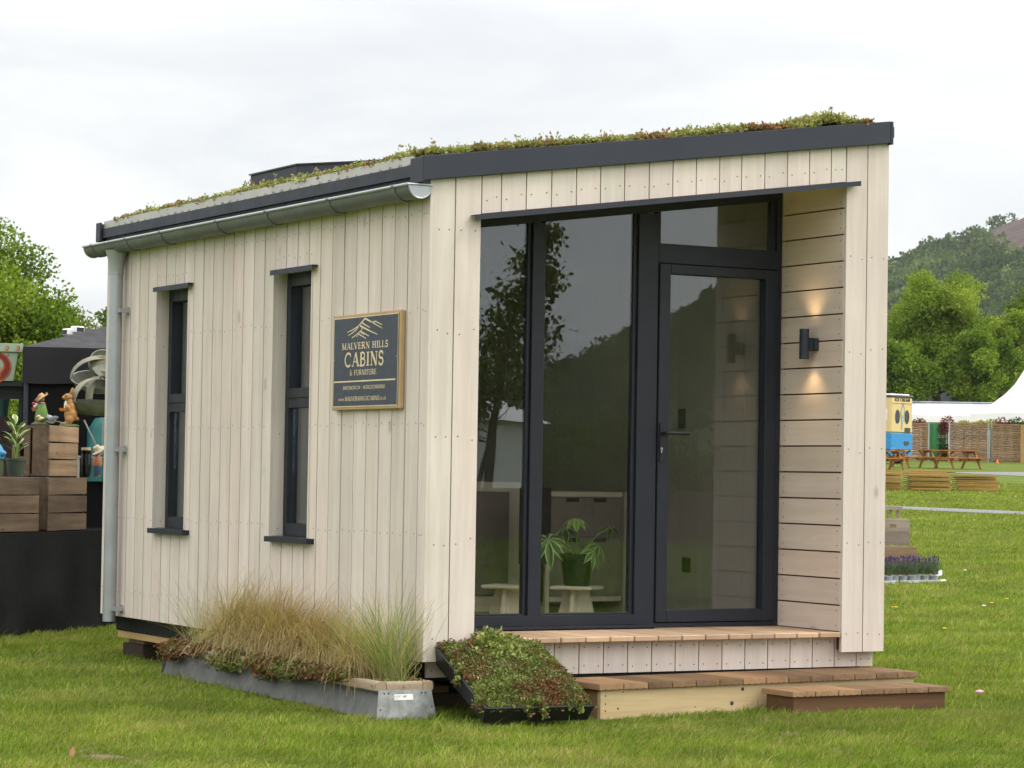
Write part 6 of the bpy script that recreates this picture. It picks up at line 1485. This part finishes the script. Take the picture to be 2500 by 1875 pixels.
HP_=[(1500,30.),(1800,65.),(2050,98.),(2168,Hh(2168,622)),(2213,Hh(2213,606)),(2263,Hh(2263,582)),(2338,Hh(2338,572)),(2390,Hh(2390,552)),(2412,Hh(2412,551)+7),(2430,Hh(2430,555)+9),(2454,Hh(2454,543)+9),(2500,Hh(2500,530)+9),(2700,175.),(3000,205.),(3400,180.)]
def quarry(px,t):
    e=mnoise.noise(Vector((px*.012,t*5,9)))*.05
    return px>2372 and t<.985 and t>(.90-.30*min(1,(px-2372)/90.)+e) if px<2470 else (px>=2470 and .60+e<t<.985)
hill('hill','distant mixed woodland covering the hillside at the right',Vector((CAM.x,CAM.y,0)),1,1500,3400,HP_,620,R1,quarry,4800,41,(1600,2720))
# what stands behind the photographer and shows in the glass
MC=Vector((CAM.x,2*YF+.06-CAM.y,0))
def rp(px,s,z=0): a=-YAW+(px-1250)/F; return Vector((MC.x+s*math.sin(a),MC.y-s*math.cos(a),z))
def zr2(px,py,s): return at(px,py,s).z
HB=[(400,5.),(900,22.),(1180,32.),(1322,.0456*1400-13),(1448,.054*1400-13),(1548,.0615*1400-13),(1627,.067*1400-13),(1763,.0785*1400-13),(1900,.088*1400-13),(2300,.10*1400-13),(3000,110.)]
hill('hill','distant woodland on the hill reflected in the porch glass',MC,-1,300,3000,HB,620,1400,None,1300,43,(1000,2100))
p=rp(1165,44); tree('tree behind the photographer, reflected in the left pane',p,5.2,1.55,1.5,2.95,1.3,4200,.11,FOL['dark'],34,.30,51,.05,.5,lean=(.8,.5))
b0=rp(1190,43.6); t=thing('leaning_tree','slender leaning tree behind the photographer, reflected in the middle pane','tree',b0)
b=MB(); pts=[(0,0,0),(.1,0,2.0),(.35,.1,3.6),(.8,.2,4.9),(1.0,.2,5.4)]; b.tube(pts,[.09,.07,.05,.03,.01],8); b.build('trunk',BARK,t,smooth=True)
Q=[];rg=np.random.default_rng(5)
for c,r,m in (((.75,.2,4.7),.32,500),((1.0,.2,5.2),.22,300),((.55,.1,4.1),.4,500),((.95,.3,4.4),.25,300),((.25,0,3.4),.55,700)):
    q=rg.normal(size=(m,3)); Q.append(np.array(c)+q*np.array([r,r,r*.8])*.6)
Q=np.concatenate(Q); V,Fc=leaf_quads(Q,rg.uniform(.07,.13,len(Q)),rg.normal(size=Q.shape),rg,.7,.4); np_obj('crown',V,Fc,rg.uniform(0,1,len(Q)),FOL['dark'],parent=t)
p=rp(1160,60); t=thing('white_marquee','white marquee behind the photographer, reflected in the left pane','marquee',(p.x,p.y,0),YAW+math.pi*.93)
b=MB(); b.box(-.35,2.6,-1.5,1.5,0,2.35); b.build('wall',MAT['pvc'],t); b=MB(); b.hexa([(-.5,-1.7,2.36),(2.8,-1.7,2.36),(2.8,1.7,2.36),(-.5,1.7,2.36),(.3,-.1,3.15),(2.1,-.1,3.15),(2.1,.1,3.15),(.3,.1,3.15)]); b.build('roof',MAT['pvc'],t)
for i in range(11):
    px=1120+i*95; s=70+random.uniform(-5,5); h=random.uniform(2.2,3.2)
    tree('dark bushy tree in the row behind the photographer',rp(px,s),h,1.3,1.2,h*.55,h*.5,2600,.16,FOL['dark'],14,.5,60+i,.12,name='bushy_tree',group='row of bushy trees behind the photographer')
p=rp(1000,41); q=rp(2100,44); t=thing('stone_wall','low brown coursed stone wall behind the photographer','wall',(p.x,p.y,0),math.atan2(q.y-p.y,q.x-p.x)); L=(q-p).length
b=MB()
for r in range(7):
    x=-random.uniform(0,.3)
    while x<L: w_=random.uniform(.25,.6); b.box(x,x+w_-.012,0,.35+random.uniform(-.02,.02),r*.14,r*.14+.128,0,rt_()); x+=w_
b.build('stone',plain('brown_stone',(.10,.075,.055),.9,0,.3,8),t); b=MB(); b.box(-.2,L,.02,.32,-.1,.97); b.build('mortar',plain('mortar',(.06,.05,.04),.95),t)

# unseen low planting, added to darken what the lower porch panes reflect
nn=26000; s_=rng.uniform(24.,40.5,nn); px_=rng.uniform(1050,2050,nn); a_=-YAW+(px_-1250)/F
Q=np.stack([MC.x+s_*np.sin(a_),MC.y-s_*np.cos(a_),rng.uniform(.0,.16,nn)],1); V,Fc=leaf_quads(Q,rng.uniform(.07,.14,nn),rng.normal(size=(nn,3))+np.array([0,0,.6]),rng,.6,.4)
o=np_obj('added_dark_cover',V,Fc,np.clip(rng.normal(.45,.2,nn),0,1),FOL['mid'],kind='stuff'); lab(o,'dark low ground cover behind the photographer, reflected low in the porch glass','ground cover')
# ------------------------------------------------------------------ sky, sun, air
w=bpy.data.worlds.new('World'); S.world=w; w.use_nodes=True; nt=w.node_tree; nt.nodes.clear()
SUN_AZ=math.radians(118); SUN_EL=math.radians(50)     # measured clockwise from +Y
def N(t,**k):
    x=nt.nodes.new(t)
    for a,b_ in k.items(): setattr(x,a,b_)
    return x
out=N('ShaderNodeOutputWorld'); bg=N('ShaderNodeBackground'); nt.links.new(bg.outputs[0],out.inputs[0]); bg.inputs[1].default_value=.112
sky=N('ShaderNodeTexSky',sky_type='NISHITA'); sky.sun_disc=False; sky.sun_elevation=SUN_EL; sky.sun_rotation=SUN_AZ; sky.air_density=1.; sky.dust_density=2.
tc=N('ShaderNodeTexCoord'); mp=N('ShaderNodeMapping'); mp.inputs['Scale'].default_value=(1.1,1.1,4.2); nt.links.new(tc.outputs['Generated'],mp.inputs[0])
n1=N('ShaderNodeTexNoise'); n1.inputs['Scale'].default_value=5.2; n1.inputs['Detail'].default_value=6; n1.inputs['Roughness'].default_value=.5; n1.inputs['Distortion'].default_value=.5; nt.links.new(mp.outputs[0],n1.inputs['Vector'])
sp=N('ShaderNodeSeparateXYZ'); nt.links.new(tc.outputs['Generated'],sp.inputs[0])
gr=N('ShaderNodeValToRGB'); nt.links.new(sp.outputs[2],gr.inputs[0]); cr=gr.color_ramp
cr.elements[0].position=0.; cr.elements[0].color=(7.95,8.1,8.4,1); cr.elements[1].position=.16; cr.elements[1].color=(8.8,8.9,9.05,1)
e=cr.elements.new(.45); e.color=(18.,17.8,17.5,1); e=cr.elements.new(1.); e.color=(27.,26.6,26.,1)
cl=N('ShaderNodeValToRGB'); nt.links.new(n1.outputs['Fac'],cl.inputs[0]); c2=cl.color_ramp; c2.elements[0].position=.34; c2.elements[0].color=(.86,.875,.905,1); c2.elements[1].position=.60; c2.elements[1].color=(1.06,1.05,1.03,1)
mu=N('ShaderNodeMix',data_type='RGBA',blend_type='MULTIPLY'); mu.inputs[0].default_value=1; nt.links.new(gr.outputs[0],mu.inputs[6]); nt.links.new(cl.outputs[0],mu.inputs[7])
dt=N('ShaderNodeVectorMath',operation='DOT_PRODUCT'); nt.links.new(tc.outputs['Generated'],dt.inputs[0]); dt.inputs[1].default_value=(math.sin(SUN_AZ+.25),math.cos(SUN_AZ+.25),0)
gl=N('ShaderNodeValToRGB'); nt.links.new(dt.outputs['Value'],gl.inputs[0]); gl.color_ramp.elements[0].position=.0; gl.color_ramp.elements[0].color=(1.03,1.03,1.03,1); gl.color_ramp.elements[1].position=.9; gl.color_ramp.elements[1].color=(1.5,1.48,1.45,1)
mg=N('ShaderNodeMix',data_type='RGBA',blend_type='MULTIPLY'); mg.inputs[0].default_value=1; nt.links.new(mu.outputs[2],mg.inputs[6]); nt.links.new(gl.outputs[0],mg.inputs[7]); mu=mg
mx=N('ShaderNodeMix',data_type='RGBA'); mx.inputs[0].default_value=.93; nt.links.new(sky.outputs[0],mx.inputs[6]); nt.links.new(mu.outputs[2],mx.inputs[7]); nt.links.new(mx.outputs[2],bg.inputs[0])
sl=bpy.data.lights.new('sun','SUN'); sl.energy=1.1; sl.angle=math.radians(11); sl.color=(1,.93,.83); so_=bpy.data.objects.new('sun',sl); COL.objects.link(so_)
sd=Vector((math.sin(SUN_AZ)*math.cos(SUN_EL),math.cos(SUN_AZ)*math.cos(SUN_EL),math.sin(SUN_EL))); so_.rotation_euler=sd.to_track_quat('Z','Y').to_euler(); so_.location=(20,-20,30)
HAZE=True
if HAZE:
    hz=NT('haze_air'); pv_=hz.n('ShaderNodeVolumePrincipled'); pv_.inputs['Color'].default_value=(.86,.90,.96,1); pv_.inputs['Density'].default_value=.000065; pv_.inputs['Anisotropy'].default_value=.2; hz.t.links.new(pv_.outputs[0],hz.out.inputs['Volume'])
    b=MB(); b.box(-2600,2600,-2600,2600,-2.,330.); o=b.build('haze',hz.mat); o['kind']='stuff'; lab(o,'thin pale haze over the whole showground','haze')
S.view_settings.view_transform='Standard'; S.view_settings.look='None'; S.view_settings.exposure=0; S.view_settings.gamma=1
c=S.cycles if hasattr(S,'cycles') else None
try:
    S.render.engine='CYCLES'; S.cycles.max_bounces=10; S.cycles.transparent_max_bounces=24; S.cycles.volume_bounces=1; S.cycles.use_denoising=True; S.cycles.sample_clamp_indirect=6
except Exception: pass
